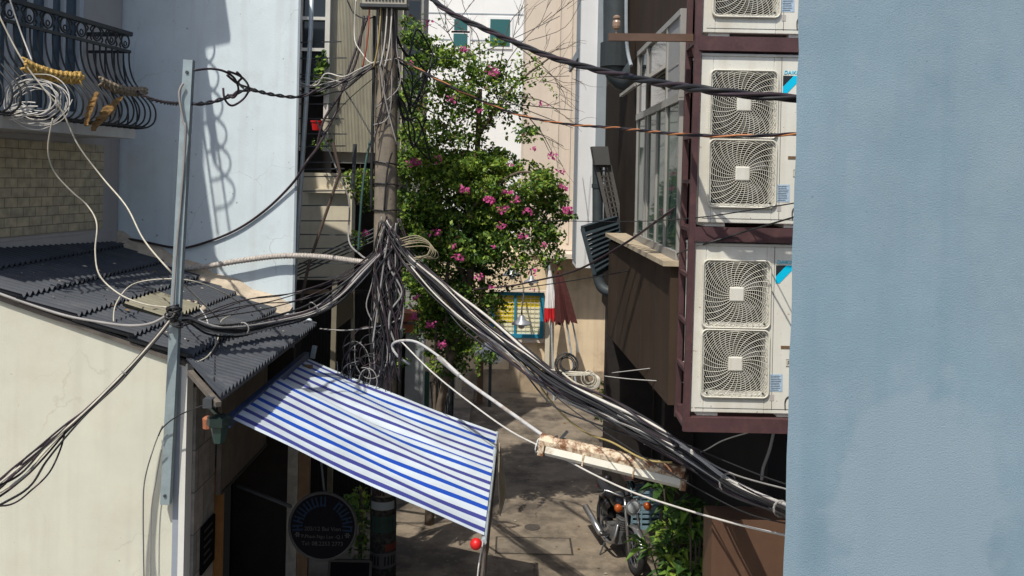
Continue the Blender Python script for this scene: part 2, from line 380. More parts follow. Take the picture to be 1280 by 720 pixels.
crate_blue = mat('pale_blue_plastic', (.16, .25, .30), rough=.5, var=.1)
poster_green = mat('poster_green', (.02, .05, .042), rough=.7, var=.2)
poster_white = mat('poster_white', (.10, .10, .105), rough=.7, var=.2)
poster_red = mat('poster_red', (.14, .03, .022), rough=.7, var=.2)
sign_black = mat('sign_black', (.006, .006, .008), rough=.9, var=.1, spec=.03)
sign_blue = mat('sign_blue', (.008, .018, .035), rough=.8, var=.1, spec=.1)
sign_grey = mat('sign_grey', (.045, .045, .045), rough=.8, var=.15, spec=.1)
soil_m = mat('soil', (.05, .035, .025), var=.3, scale=10)

# ------------------------------------------------------------------ light
SUN = Vector((.28, .60, -1.05)).normalized()
ld = bpy.data.lights.new('sun', 'SUN'); ld.energy = 4.15; ld.angle = math.radians(.53); ld.color = (1.0, .95, .86)
lo = bpy.data.objects.new('sun', ld); COL.objects.link(lo); lo.rotation_euler = SUN.to_track_quat('-Z', 'Y').to_euler(); lo.location = (-3, -6, 14)
w = bpy.data.worlds.new('World'); scene.world = w; w.use_nodes = True
nt = w.node_tree; bg = nt.nodes['Background']; st = nt.nodes.new('ShaderNodeTexSky'); st.sky_type = 'NISHITA'; st.sun_disc = False
st.sun_elevation = math.asin(-SUN.z); st.sun_rotation = math.atan2(-SUN.x, -SUN.y)
st.dust_density = 2.0
nt.links.new(st.outputs[0], bg.inputs[0]); bg.inputs[1].default_value = .14
vs = scene.view_settings; vs.view_transform = 'Standard'; vs.look = 'None'; vs.exposure = 0.12; vs.gamma = 1.0
scene.cycles.max_bounces = 6; scene.cycles.diffuse_bounces = 3; scene.cycles.glossy_bounces = 2; scene.cycles.transparent_max_bounces = 4
try: scene.cycles.use_denoising = True
except Exception: pass

# ------------------------------------------------------------------ ground
b = MB(); b.quad((-150, -150, 0), (150, -150, 0), (150, 150, 0), (-150, 150, 0))
tag(b.build('alley_pavement', ground_m), kind='structure')
a0 = P(630, 694, 12.35); a1 = P(716, 694, 12.35)
dz = .006
b = MB()
gx0, gx1, gy0, gy1 = -.1, .95, 12.42, 12.95
b.box(gx0, gx1, gy0, gy1, 0, dz)
o = b.build('drain_slab', slab_m); tag(o, 'rectangular concrete drain slab set in the alley floor left of the motorbike', 'drain cover')
b = MB()
for (x0, x1, y0, y1) in ((gx0-.03, gx1+.03, gy0-.03, gy0-.002), (gx0-.03, gx1+.03, gy1+.002, gy1+.03), (gx0-.03, gx0-.002, gy0, gy1), (gx1+.002, gx1+.03, gy0, gy1)): b.box(x0, x1, y0, y1, 0, .004)
b.build('joint', mat('drain_joint', (.045, .038, .03), var=.3), o)
b = MB(); b.lathe([(.12, 0), (.12, .008), (.09, .008)], (.42, 13.35, 0), n=24)
tag(b.build('drain_grate', mat('drain_iron', (.06, .052, .045), rough=.8, var=.3, scale=20)), 'small round dark drain grate in the sunlit alley floor', 'drain cover')

# ------------------------------------------------------------------ blue wall, right foreground
e_top = P(1001, 0, 3.0); e_bot = P(978, 720, 3.0)
xb = (e_top.x + e_bot.x)/2
b = MB(); n0 = len(b.v)
NZ = 60
for i in range(NZ+1):                       # slightly wavering plaster edge
    z = 6.9*i/NZ; wob = rnd.uniform(-.004, .004) + (z-5)*.0055
    for (x, y) in ((xb+wob, 3.0), (6.5, 3.0), (6.5, 3.28), ((xb+wob)*3.28/3+.012, 3.28)): b.v.append(Vector((x, y, z)))
for i in range(NZ):
    for k in range(4):
        k2 = (k+1) % 4; b.face((i*4+k, i*4+k2, (i+1)*4+k2, (i+1)*4+k))
b.face((NZ*4, NZ*4+1, NZ*4+2, NZ*4+3))
bw = b.build('blue_wall', blue_paint); tag(bw, 'tall pale blue rough plaster wall filling the right side of the view', 'wall')
def paint_patch(m, centre, rx, rz, col):
    nt = m.node_tree; L = nt.links; b = nt.nodes['Principled BSDF']; src = b.inputs['Base Color'].links[0].from_socket
    tc = nn(nt, 'ShaderNodeTexCoord'); n = nn(nt, 'ShaderNodeTexNoise'); n.inputs['Scale'].default_value = 7; n.inputs['Detail'].default_value = 5
    L.new(tc.outputs['Object'], n.inputs['Vector'])
    sub = nn(nt, 'ShaderNodeVectorMath', operation='SUBTRACT'); L.new(tc.outputs['Object'], sub.inputs[0]); sub.inputs[1].default_value = centre
    sc = nn(nt, 'ShaderNodeVectorMath', operation='MULTIPLY'); L.new(sub.outputs[0], sc.inputs[0]); sc.inputs[1].default_value = (1/rx, 0, 1/rz)
    ln = nn(nt, 'ShaderNodeVectorMath', operation='LENGTH'); L.new(sc.outputs[0], ln.inputs[0])
    ad = nn(nt, 'ShaderNodeMath', operation='MULTIPLY_ADD'); L.new(n.outputs['Fac'], ad.inputs[0]); ad.inputs[1].default_value = 1.1; L.new(ln.outputs['Value'], ad.inputs[2])
    r = nn(nt, 'ShaderNodeMapRange'); L.new(ad.outputs[0], r.inputs[0]); r.inputs[1].default_value = 1.40; r.inputs[2].default_value = 1.56; r.inputs[3].default_value = .7; r.inputs[4].default_value = 0
    mx = nn(nt, 'ShaderNodeMix', data_type='RGBA'); L.new(r.outputs[0], mx.inputs[0]); L.new(src, mx.inputs[6]); mx.inputs[7].default_value = (*col, 1)
    L.new(mx.outputs[2], b.inputs['Base Color'])
pc = P(1150, 650, 3.0)
paint_patch(blue_paint, tuple(pc), .31, .48, (.245, .318, .372))

# ------------------------------------------------------------------ steel rack with condenser units
def ac_unit():
    """local: x right, y away from the alley viewer, z up; origin bottom left front"""
    W, D, H = .94, .32, 1.345
    r = root('condenser_unit', (0, 0, 0), 'x', 'air conditioner')
    gx, gh = .345, .275
    gz = (H-.385, H-.945)
    y0 = 0.0
    b = MB()
    b.box(0, W, .13, D, 0, H)                                   # rear body
    x0, x1 = gx-.245, gx+.245
    b.box(0, x0, 0, .13, 0, H); b.box(x1, W, 0, .13, 0, H)
    zs = [0, gz[1]-.245, gz[1]+.245, gz[0]-.245, gz[0]+.245, H]
    for k in (0, 2, 4): b.box(x0, x1, 0, .13, zs[k], zs[k+1])
    cs = b.build('casing', ac_white, r, local=True, bevel=.006)
    b = MB(); b.box(-.006, W+.006, -.008, D, H, H+.022); b.build('top_lid', ac_white, r, local=True, bevel=.005)
    b = MB(); b.box(gx+gh+.028, gx+gh+.031, -.0025, 0, .03, H); b.box(0.03, W, -.0025, 0, .035, .038); b.build('panel_seam', dark_steel, cs, local=True)
    for zc in gz:
        b = MB(); b.box(x0+.002, x1-.002, .115, .1275, zc-.243, zc+.243); cav = b.build('fan_cavity', ac_dark, r, local=True)
        b = MB()
        b.lathe([(.05, 0), (.05, .05)], (gx, .06, zc), ax=(0, 1, 0), n=14)
        for k in range(4):
            a = k*PI/2+.4; rows = []
            for rr in (.05, .12, .19, .23):
                c = []
                for da, dy in ((-.38, .0), (.38, .045)):
                    an = a+da+rr*1.2; c.append(Vector((gx+rr*math.cos(an), .06+dy, zc+rr*math.sin(an))))
                rows.append(c)
            for q in range(3): b.quad(rows[q][0], rows[q][1], rows[q+1][1], rows[q+1][0])
        b.build('fan', ac_fan, r, local=True)
        # the wire guard: concentric wires clipped by a rounded square, curved radial ribs, a square boss
        b = MB(); yg = -.022
        def inside(x, z): 
            ax_, az_ = abs(x), abs(z); h = gh-.012
            if ax_ > h or az_ > h: return False
            rr_ = .05
            if ax_ > h-rr_ and az_ > h-rr_: return (ax_-h+rr_)**2 + (az_-h+rr_)**2 < rr_*rr_
            return True
        rr = .062
        while rr < .37:
            seg = []; n = 72
            for k in range(n+1):
                a = 2*PI*k/n; x = rr*math.cos(a); z = rr*math.sin(a)
                if inside(x, z): seg.append(Vector((gx+x, yg, zc+z)))
                else:
                    if len(seg) > 1: b.tube(seg, .0020, 4)
                    seg = []
            if len(seg) > 1: b.tube(seg, .0020, 4)
            rr += .0165
        for k in range(30):
            a = 2*PI*k/30; seg = []
            for q in range(13):
                rr = .055 + q*.026
                an = a - .55*(rr-.055)/.3*1.1; x = rr*math.cos(an); z = rr*math.sin(an)
                if inside(x, z): seg.append(Vector((gx+x, yg-.003, zc+z)))
            if len(seg) > 1: b.tube(seg, .0024, 4)
        g = b.build('fan_guard', ac_wire, r, local=True)
        b = MB(); h = gh-.004; rc = .045; loop = []
        for (sx, sz, a0) in ((1, 1, 0), (-1, 1, PI/2), (-1, -1, PI), (1, -1, 1.5*PI)):
            for q in range(6):
                a = a0+q*PI/10; loop.append(Vector((gx+sx*(h-rc)+rc*math.cos(a), -.017, zc+sz*(h-rc)+rc*math.sin(a))))
        b.tube(loop, .0085, 6, closed=True)
        # skirt of the guard
        m = len(loop); n0 = len(b.v)
        for p in loop: b.v.append(p.copy())
        for p in loop: b.v.append(Vector((p.x, .001, p.z)))
        for q in range(m): b.face((n0+q, n0+(q+1) % m, n0+m+(q+1) % m, n0+m+q))
        b.build('guard_rim', ac_wire, g, local=True)
        b = MB(); b.box(gx-.058, gx+.058, -.034, -.014, zc-.058, zc+.058); b.build('boss', ac_white, g, local=True, bevel=.014)
        b = MB()
        for sx in (-1, 1):
            for sz in (-1, 1): b.lathe([(.009, 0), (.009, .008)], (gx+sx*.225, -.03, zc+sz*.235), ax=(0, 1, 0), n=8)
        b.build('guard_clip', dark_steel, g, local=True)
    # logo and lettering
    lx = .662; lz = H-.135
    text_obj('brand_lettering', 'DAIKIN', .042, (lx+.005, -.003, lz), (1, 0, 0), (0, 0, 1), logo_cyan, r, .001, local=True, shear=.15)
    b = MB(); q = lz-.012
    def tri(pts, m): b.prism([Vector((x, -.003, z)) for x, z in pts], (0, .003, 0), m)
    tri(((lx, q), (lx, q-.088), (lx+.082, q)), 0)
    tri(((lx, q-.091), (lx, q-.145), (lx+.03, q-.145), (lx+.165, q), (lx+.085, q)), 1)
    b.build('brand_emblem', [logo_dark, logo_cyan], r, local=True)
    b = MB(); b.box(.715, .795, -.003, 0, .525, .55); b.build('vent_slot', wood_dull, r, local=True)
    b = MB(); b.box(.76, .905, -.0025, 0, .385, .44); pl = b.build('refrigerant_plate', ac_wire, r, local=True)
    b = MB(); b.tube([(.76, -.003, .385), (.905, -.003, .385), (.905, -.003, .44), (.76, -.003, .44)], .0018, 4, closed=True); b.build('plate_border', black_ink, pl, local=True)
    text_obj('refrigerant_lettering', 'R410A', .05, (.768, -.0035, .395), (1, 0, 0), (0, 0, 1), black_ink, pl, .001, local=True, spacing=.85)
    b = MB(); b.box(.632, .735, -.0025, 0, .18, .32); dl = b.build('data_label', label_blue, r, local=True)
    b = MB()
    for k in range(9): b.box(.64, .64+rnd.uniform(.05, .088), -.0035, -.0025, .19+k*.014, .194+k*.014)
    b.build('label_print', sign_grey, dl, local=True)
    b = MB(); b.box(.633, .668, -.0025, 0, .105, .155); b.build('warning_sticker', grey_facade, r, local=True)
    b = MB(); b.tube(smooth_path([(.76, -.004, .04), (.76, -.004, .11), (.80, -.004, .145), (.94, -.004, .148)], 5), .005, 5); b.build('access_groove', lattice_m, r, local=True)
    b = MB(); b.box(.05, .22, .02, .30, -.03, 0); b.build('foot', ac_white, r, local=True)
    b = MB(); b.box(.70, .87, .02, .30, -.03, 0); b.build('foot', ac_white, r, local=True)
    for x in (.11, .15, .76, .80):
        b = MB(); b.lathe([(.008, 0), (.008, .035), (.014, .035), (.014, .045)], (x, .03, -.02), n=6); b.build('anchor_bolt', galv_light, r, local=True)
    return r
AC_T = 7.1
ac = ac_unit()
spots = [(P(872.5, 278, AC_T), 'beige condenser unit with two round fans on the middle shelf of the maroon rack'),
         (P(863.5, 515, AC_T), 'beige condenser unit on the lowest shelf of the maroon rack, lettered panel below eye level'),
         (P(878.5, 40.5, AC_T), 'beige condenser unit on the top shelf, cut off by the picture edge')]
for i, (p, lab) in enumerate(spots):
    o = ac if i == 0 else copy_tree(ac)
    o.location = p; o['label'] = lab; o['group'] = 'condenser units stacked on the steel rack'
rk = root('steel_rack', (1.5, 7.1, 2.9), 'maroon steel rack bolted to the brown building carrying the condenser units', 'steel rack')
for (p, lab) in spots:
    b = MB(); z1 = p.z-.034; x0 = p.x-.035
    b.box(x0, x0+1.25, 7.06, 7.075, z1-.115, z1); b.box(x0, x0+1.25, 7.075, 7.13, z1-.012, z1-.001); b.box(x0, x0+1.25, 7.075, 7.13, z1-.115, z1-.104)
    b.build('front_beam', brown_steel, rk)
    b = MB(); b.box(x0, x0+1.25, 7.44, 7.50, z1-.115, z1); b.build('rear_beam', brown_steel, rk)
    b = MB(); b.box(x0+1.2, x0+1.25, 7.131, 7.44, z1-.10, z1-.01); b.build('cross_beam', brown_steel, rk)
def lean_post(pt, pb, y, w, ztop, zbot):
    d = (pt-pb); d /= d.z
    a = pb + d*(zbot-pb.z); c = pb + d*(ztop-pb.z)
    a.y = c.y = y
    return a, c
ptop = P(872.5, 40, 7.1); pbot = P(857.5, 515, 7.1)
zlow = spots[1][0].z-.15
a, c = lean_post(ptop, pbot, 7.09, .04, 8.5, zlow); b = MB(); b.bar(a, c, .05, .045, (0, 1, 0)); b.build('front_post', brown_steel, rk)
a2 = a+Vector((.012, .43, .0)); c2 = c+Vector((.012, .43, 0)); b = MB(); b.bar(a2, c2, .045, .05, (0, 1, 0)); b.build('rear_post', brown_steel, rk)
for py in (227, 287, 345, 405, 463, 532, 170, 110, 52):
    z = P(864, py, 7.1).z; f = (z-a.z)/(c.z-a.z); q0 = a.lerp(c, f); q1 = a2.lerp(c2, f)
    b = MB(); b.bar(q0+Vector((-.01, .03, 0)), q1+Vector((-.01, -.028, 0)), .03, .03); b.build('rung', brown_steel, rk)
# refrigerant pipe between posts
b = MB(); b.tube([a.lerp(c, .02)+Vector((.05, .22, 0)), a.lerp(c, .99)+Vector((.05, .22, 0))], .014, 8); b.build('refrigerant_pipe', cab_pale, rk)
# side arm with insulator
q0 = P(760.5, 46.5, 7.32); q1 = P(866, 47.5, 7.32)
b = MB(); b.bar(q0, q1, .045, .062, (0, 0, 1)); arm = b.build('side_arm', arm_steel, rk)
b = MB(); c = P(770.5, 42, 7.32); s = 7.32/1100
b.lathe([(1.6*s, 0), (1.6*s, 6*s), (4.6*s, 7*s), (5.4*s, 10*s), (5.4*s, 15*s), (4.4*s, 17*s), (3.2*s, 18*s), (3.2*s, 19*s), (4.8*s, 20*s), (4.8*s, 22*s), (2*s, 24*s)], c-Vector((0, 0, 1*s)), n=16)
b.build('insulator', ceramic, arm, smooth=False)

# ------------------------------------------------------------------ brown building on the right
YB0, YB1 = 7.62, 11.4
XB0, XB1 = 1.39, 1.275            # bay face near / far
def bx(y, off=0): return XB0 + (XB1-XB0)*(y-YB0)/(YB1-YB0) + off
br = root('brown_building', (3, 10, 0), 'brown clad building on the right with a window bay over the alley', 'building')
zs = 4.565; zb = 3.33; zt = 6.80
b = MB()                                                        # bay below the sill
b.prism([(bx(YB0), YB0, zb+.03), (bx(YB1), YB1, zb-.03), (6.5, YB1, zb-.03), (6.5, YB0, zb+.03)], (0, 0, zs-zb-.03), 0)
b.build('bay_wall', brown_clad, br)
b = MB()
for y in (8.3, 9.05, 9.8, 10.6): b.prism([(bx(y, -.003), y, zb), (bx(y, -.003), y+.012, zb), (bx(y, -.003), y+.012, zs-.01), (bx(y, -.003), y, zs-.01)], (.003, 0, 0))
b.build('cladding_joint', shutter_dark, br)
b = MB()
b.prism([(bx(YB0, -.075), YB0-.06, zs+.001), (bx(YB1, -.05), YB1, zs+.001), (1.8, YB1, zs+.001), (1.8, YB0-.06, zs+.001)], (0, 0, .045))
b.build('window_sill', mat('sandy_sill', (.40, .33, .23), var=.15, scale=6, c2=(.25, .2, .15), c2scale=5), br)
xw = 1.46                                                       # window plane
YW1 = 10.25
b = MB()
b.box(xw+.03, 6.5, 7.68, 14.2, zt, 12.5)                        # wall above the windows
b.build('upper_wall', brown_clad, br)
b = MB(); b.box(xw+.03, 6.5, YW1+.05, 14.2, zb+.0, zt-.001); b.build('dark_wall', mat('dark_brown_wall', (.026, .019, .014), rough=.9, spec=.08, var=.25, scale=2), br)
b = MB(); b.box(1.56, 6.5, 7.56, 7.675, zs+.05, 12.5); b.build('front_wall', brown_front, br)
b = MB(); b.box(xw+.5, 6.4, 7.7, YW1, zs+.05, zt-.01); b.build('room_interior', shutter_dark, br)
# window bay: frames and panes (tall lower lights, transom row above)
ztr = 6.03
cols = [7.66, 8.22, 8.62, 9.12, 9.42, YW1]      # mullion positions along y
wf = MB()
for y in (7.66, 8.32, 8.86, 9.45, 9.62, YW1):
    wf.box(xw-.02, xw+.03, y-.022, y+.022, zs+.05, ztr)
for y in (7.66, 8.32, 9.55, YW1):
    wf.box(xw-.025, xw+.03, y-.025, y+.025, ztr, zt)
wf.box(xw-.03, xw+.03, 7.64, YW1+.02, zt-.055, zt-.002); wf.box(xw-.03, xw+.032, 7.64, YW1+.02, ztr-.035, ztr+.035); wf.box(xw-.03, xw+.03, 7.64, YW1+.02, zs+.048, zs+.12)
win = wf.build('bay_window', alu, br)
for y0, y1 in ((7.682, 8.298), (8.342, 8.838), (8.882, 9.428), (9.642, YW1-.022)):
    b = MB(); b.box(xw, xw+.008, y0, y1, zs+.12, ztr-.035); b.build('pane', green_glass, win)
b = MB(); b.box(xw-.01, xw+.008, 7.685, 8.295, ztr+.035, zt-.055); b.build('blind_panel', mat('grey_panel', (.30, .30, .29), var=.08, scale=5), win)
b = MB(); b.box(xw-.014, xw-.011, 7.70, 8.28, ztr+.30, ztr+.32); b.box(xw-.014, xw-.011, 7.70, 8.28, ztr+.12, ztr+.14); b.build('panel_bead', alu, win)
b = MB(); b.box(xw, xw+.008, 8.345, 9.525, ztr+.035, zt-.055); b.build('pane', dark_glass, win)
b = MB(); b.box(xw, xw+.008, 9.575, YW1-.025, ztr+.035, zt-.055); b.build('pane', dark_glass, win)
# open hopper sash tilting outward
b = MB()
h0 = Vector((xw-.03, 8.36, ztr+.36)); h1 = Vector((xw-.03, 9.5, ztr+.36)); o0 = Vector((xw-.30, 8.36, ztr+.18)); o1 = Vector((xw-.30, 9.5, ztr+.18))
for p, q in ((h0, h1), (o0, o1), (h0, o0), (h1, o1)): b.bar(p, q, .035, .03)
hs = b.build('open_sash', alu, win)
b = MB(); d = (o0-h0); nrm = d.cross(h1-h0).normalized()*.004; b.prism([h0+d*.05, h1+d*.05, h1+d*.95, h0+d*.95], nrm); b.build('pane', green_glass, hs)
# ground floor: recessed dark front and a pier
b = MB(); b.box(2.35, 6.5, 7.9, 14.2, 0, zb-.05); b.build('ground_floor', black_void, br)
b = MB(); b.box(1.78, 6.5, 7.56, 7.88, 0, 2.4); b.build('front_pier', mat('brown_tile', (.12, .068, .043), rough=.4, var=.15, scale=3, streak=(.08, .045, .03), streakamt=.5), br)
b = MB(); b.box(1.55, 2.3, 13.9, 14.2, 0, zb-.05); b.build('garage_post', shutter_dark, br)
b = MB(); b.box(1.95, 2.3, 10.9, 11.1, 0, zb-.05); b.build('garage_post', shutter_dark, br)
# drain ducts on the building
def duct(name, pts, r, m, label, cat, collars=()):
    t = root(name, Vector(pts[0]), label, cat)
    b = MB(); b.tube(smooth_path(pts, 6), r, 16); b.build('duct_run', m, t, smooth=True)
    for (p, d, rr, h) in collars:
        b = MB(); b.lathe([(rr, 0), (rr, h)], p, ax=d, n=18); b.build('collar', sleeve_m, t)
    return t
t11 = 11.6
top = P(770, -60, t11); mid = P(770, 58, t11)
duct('drain_duct', [top, P(770, 0, t11), P(770, 50, t11), P(770, 78, t11), P(774, 94, t11), P(785, 98, t11-.05), P(797, 88, t11-.15), P(812, 76, t11-.2)], 16*t11/1100, pvc_dark,
     'fat dark drain duct elbowing into the brown wall above the transom windows', 'drain pipe',
     [(P(770, 84, t11), (0, 0, 1), 20*t11/1100, 30*t11/1100)])
duct('downpipe', [P(747, 190, 12.6), P(747, 260, 12.6), P(747, 330, 12.6), P(749, 352, 12.6), P(757, 363, 12.55), P(775, 366, 12.5)], 6.6*12.6/1100, pvc_dark,
     'slim dark downpipe ending in an elbow below the open louver shutter', 'drain pipe', [(P(747, 235, 12.6), (0, 0, 1), 7.6*12.6/1100, .06), (P(747, 300, 12.6), (0, 0, 1), 7.6*12.6/1100, .06)])
b = MB(); b.tube(smooth_path([P(783, -20, 10.5), P(783, 40, 10.5), P(785, 66, 10.5), P(789, 82, 10.4)], 5), .022, 8); tag(b.build('conduit', grey_side), 'thin pale conduit running down the brown wall beside the fat duct', 'conduit')
# dark wall behind ducts with a green shaded panel
b = MB(); b.box(1.52, 1.56, 12.75, 13.6, 6.0, 6.9); tag(b.build('wall_panel', mat('grey_green_panel', (.2, .24, .22), var=.1)), 'grey green panel on the wall left of the fat duct', 'panel')
# louver shutter, opened outward
pL = [P(728, 286, 11.3), P(771, 273, 11.9), P(777, 322, 11.9), P(743, 343, 11.3)]
t = root('louver_shutter', pL[0], 'dark teal louvered shutter hanging open beside the window bay', 'shutter')
b = MB()
for i in range(4): b.bar(pL[i], pL[(i+1) % 4], .07, .05, (1, 0, 0))
b.build('shutter_frame', louver_m, t)
for k in range(9):
    f = (k+1)/10; q0 = pL[0].lerp(pL[3], f); q1 = pL[1].lerp(pL[2], f)
    b = MB(); d = (q1-q0).normalized(); b.obox((q0+q1)/2+Vector((.02, 0, 0)), ((q1-q0).length/2, .028, .004), (d, Vector((.5, -.3, .6)).normalized().cross(d).normalized(), Vector((.5, -.3, .6)).normalized())); b.build('slat', louver_m, t)
# slanting lattice panel
lp = [P(746, 207, 12.3), P(762, 207, 12.3), P(781, 296, 12.0), P(768, 304, 12.0)]
t = root('lattice_panel', lp[0], 'slanting grey lattice panel with small openings above the louver shutter', 'lattice')
b = MB()
for i in range(4): b.bar(lp[i], lp[(i+1) % 4], .05, .03, (0, 1, 0))
b.build('frame', lattice_m, t)
b = MB()
for k in range(1, 14):
    f = k/14; b.bar(lp[0].lerp(lp[3], f), lp[1].lerp(lp[2], f), .02, .03, (0, 1, 0))
for f in (.33, .66): b.bar(lp[0].lerp(lp[1], f), lp[3].lerp(lp[2], f), .02, .02, (0, 1, 0))
b.build('lattice', lattice_m, t)
b = MB(); b.prism([P(740, 183, 12.2), P(760, 183, 12.2), P(763, 206, 12.2), P(744, 206, 12.2)], (0, .3, 0)); tag(b.build('duct_hood', mat('grey_hood', (.07, .07, .066), var=.1)), 'small grey hood on the wall above the lattice panel', 'hood')

# ------------------------------------------------------------------ white corner building with vertical panel
b = MB(); wb = root('white_corner_building', (1.4, 16, 3.7), 'narrow white rendered corner building overhanging the end of the alley', 'building')
xa = P(723, 180, 16).x; xc = P(744, 180, 16).x; zb2 = P(733, 335, 16).z
b.box(xa, xc+1.5, 16.0, 16.9, zb2, 8.75); b.build('rendered_wall', white_panel, wb)
b = MB(); b.box(xa-.012, xa-.002, 16.02, 16.9, zb2+.1, 8.7); b.build('side_cladding', grey_side, wb)
b = MB()
b.prism([P(711, 83, 16.9), P(722, 60, 16.2), P(722, 72, 16.2), P(711, 90, 16.9)], (.05, .05, 0)); b.build('window_hood', grey_side, wb)
b = MB(); b.box(xc+.002, xc+1.52, 15.9, 15.999, zb2+.05, 8.7); b.build('return_wall', grey_side, wb)

# ------------------------------------------------------------------ far end of the alley
YF = 21.8
fb = root('shop_house', (0.5, YF, 0), 'cream and ochre shop house closing the far end of the alley', 'building')
zl = P(690, 319, YF).z; xl = P(560, 400, YF).x
b = MB(); b.box(-6, 4.5, YF, YF+6, .55, zl); b.build('ochre_wall', shop_wall, fb)
b = MB(); b.box(-6, 4.5, YF-.05, YF+5.9, 0, .545); b.build('plinth', plinth_m, fb)
xu = P(655, 150, YF).x
b = MB(); b.box(xu, 5.5, YF+.05, YF+6, zl+.12, 11.5); b.build('upper_wall', far_cream, fb)
b = MB(); b.box(P(676, 320, YF).x, 4.2, YF-.9, YF+.03, zl, zl+.11); b.build('canopy_ledge', far_cream, fb)
b = MB()
for px in (697, 712): b.box(P(px, 100, YF).x, P(px, 100, YF).x+.05, YF+.02, YF+.05, zl+.3, 11)
b.build('wall_rib', far_cream, fb)
b = MB(); b.box(P(651, 330, YF).x, P(676, 330, YF).x+.3, YF-.06, YF, zl-.02, zl+.3); b.build('ledge_band', far_cream, fb)
# window with yellow panels behind a white grid, teal frame
w0 = P(614, 364, YF-.12); w1 = P(679, 423, YF-.12)
X0, X1, Z1, Z0 = w0.x, w1.x, w0.z, w1.z
b = MB()
fw = .09
b.box(X0, X1, YF-.12, YF-.001, Z1-fw, Z1); b.box(X0, X1, YF-.12, YF-.001, Z0, Z0+fw); b.box(X0, X0+fw, YF-.12, YF-.001, Z0+fw, Z1-fw); b.box(X1-fw, X1, YF-.12, YF-.001, Z0+fw, Z1-fw)
xm = P(644, 390, YF).x; b.box(xm-.025, xm+.025, YF-.10, YF-.001, Z0+fw, Z1-fw)
wn = b.build('window', teal_frame, fb)
b = MB(); b.box(X0+fw, xm-.026, YF-.03, YF-.002, Z0+.35, Z1-fw-.001); b.box(xm+.026, X1-fw, YF-.03, YF-.002, Z0+.75, Z1-fw-.001); b.build('yellow_panel', yellow_panel, wn)
b = MB(); b.box(X0+fw, xm-.026, YF-.03, YF-.002, Z0+fw, Z0+.349); b.box(xm+.026, X1-fw, YF-.03, YF-.002, Z0+fw, Z0+.749); b.build('pale_panel', pale_panel, wn)
b = MB()
k = X0+fw
while k < X1-fw: b.box(k-.0035, k+.0035, YF-.055, YF-.045, Z0+fw, Z1-fw); k += .11
k = Z0+fw
while k < Z1-fw: b.box(X0+fw, X1-fw, YF-.068, YF-.056, k-.0035, k+.0035); k += .11
b.build('white_grid', white_cloth, wn)
b = MB(); b.box(X0-.06, X1+.06, YF-.2, YF-.122, Z1+.003, Z1+.05); b.build('window_hood', far_cream, fb); b = MB(); b.box(X0-.02, X1+.05, YF-.09, YF-.001, Z0-.12, Z0-.003); b.build('window_hood', far_cream, wn)
b = MB(); b.box(P(684, 400, YF).x-.05, P(684, 400, YF).x+.06, YF-.25, YF-.06, 0.56, zl-.01); b.build('corner_pilaster', mat('pale_pilaster', (.6, .54, .42), var=.1), fb)
b = MB(); q = P(643, 487, YF); b.box(P(636, 450, YF).x, P(650, 450, YF).x, YF-.075, YF-.051, .1, .75); b.build('meter_hatch', plinth_m, fb)
# pole post left of the lamp
for px, lab in ((600, 'dark wooden post standing before the ochre wall under the bougainvillea'), (573, 'short pale post beside the ochre wall, left of the wooden post')):
    p = P(px, 487, 20.6); b = MB(); b.box(p.x-.07, p.x+.07, 20.53, 20.67, 0, 3.0 if px == 600 else 1.6); tag(b.build('post', wood_dull if px == 600 else beige_post), lab, 'post')
# wall lamps
def lamp(px, py, s, y, lab, bulb=False):
    c = P(px, py, y); t = root('wall_lamp', c, lab, 'lamp', 'metal lamps over the shop house wall')
    b = MB(); b.lathe([(.05*s, .30*s), (.10*s, .26*s), (.13*s, .14*s), (.34*s, .02*s), (.36*s, -.04*s), (.30*s, -.05*s)], c, n=20); b.build('lamp_shade', lamp_metal, t, smooth=True)
    b = MB(); b.lathe([(.03*s, -.20*s), (.10*s, -.17*s), (.12*s, -.08*s), (.08*s, -.05*s)], c, n=14); b.build('bulb', white_cloth, t, smooth=True)
    b = MB(); b.tube(smooth_path([c+Vector((0, 0, .29*s)), c+Vector((0, .02, .55*s)), c+Vector((.05, (YF-y)*.5, .72*s)), c+Vector((.05, YF-y-.26, .6*s))], 5), .018, 6); b.build('bracket', dark_steel, t)
    return t
lamp(640, 343, .62, 20.6, 'round metal lamp above the left half of the yellow window')
lamp(664, 352, .5, 20.9, 'smaller metal lamp above the right half of the yellow window')
lamp(652, 404, .62, 19.4, 'bell shaped metal lamp hanging in front of the yellow window')
# flood light on its own post
c = P(612, 441, 20.2); t = root('flood_light', (c.x, c.y, 0), 'white flood light on a dark post in front of the ochre wall', 'lamp')
b = MB(); b.bar((c.x+.02, c.y+.15, .0), (c.x+.02, c.y+.15, c.z+.2), .07, .07, (0, 1, 0)); b.build('light_post', dark_steel, t)
b = MB(); b.lathe([(.04, .32), (.09, .30), (.34, -.05), (.33, -.07)], c, ax=(.35, -.3, 1), n=18); b.build('lamp_shade', white_cloth, t, smooth=True)
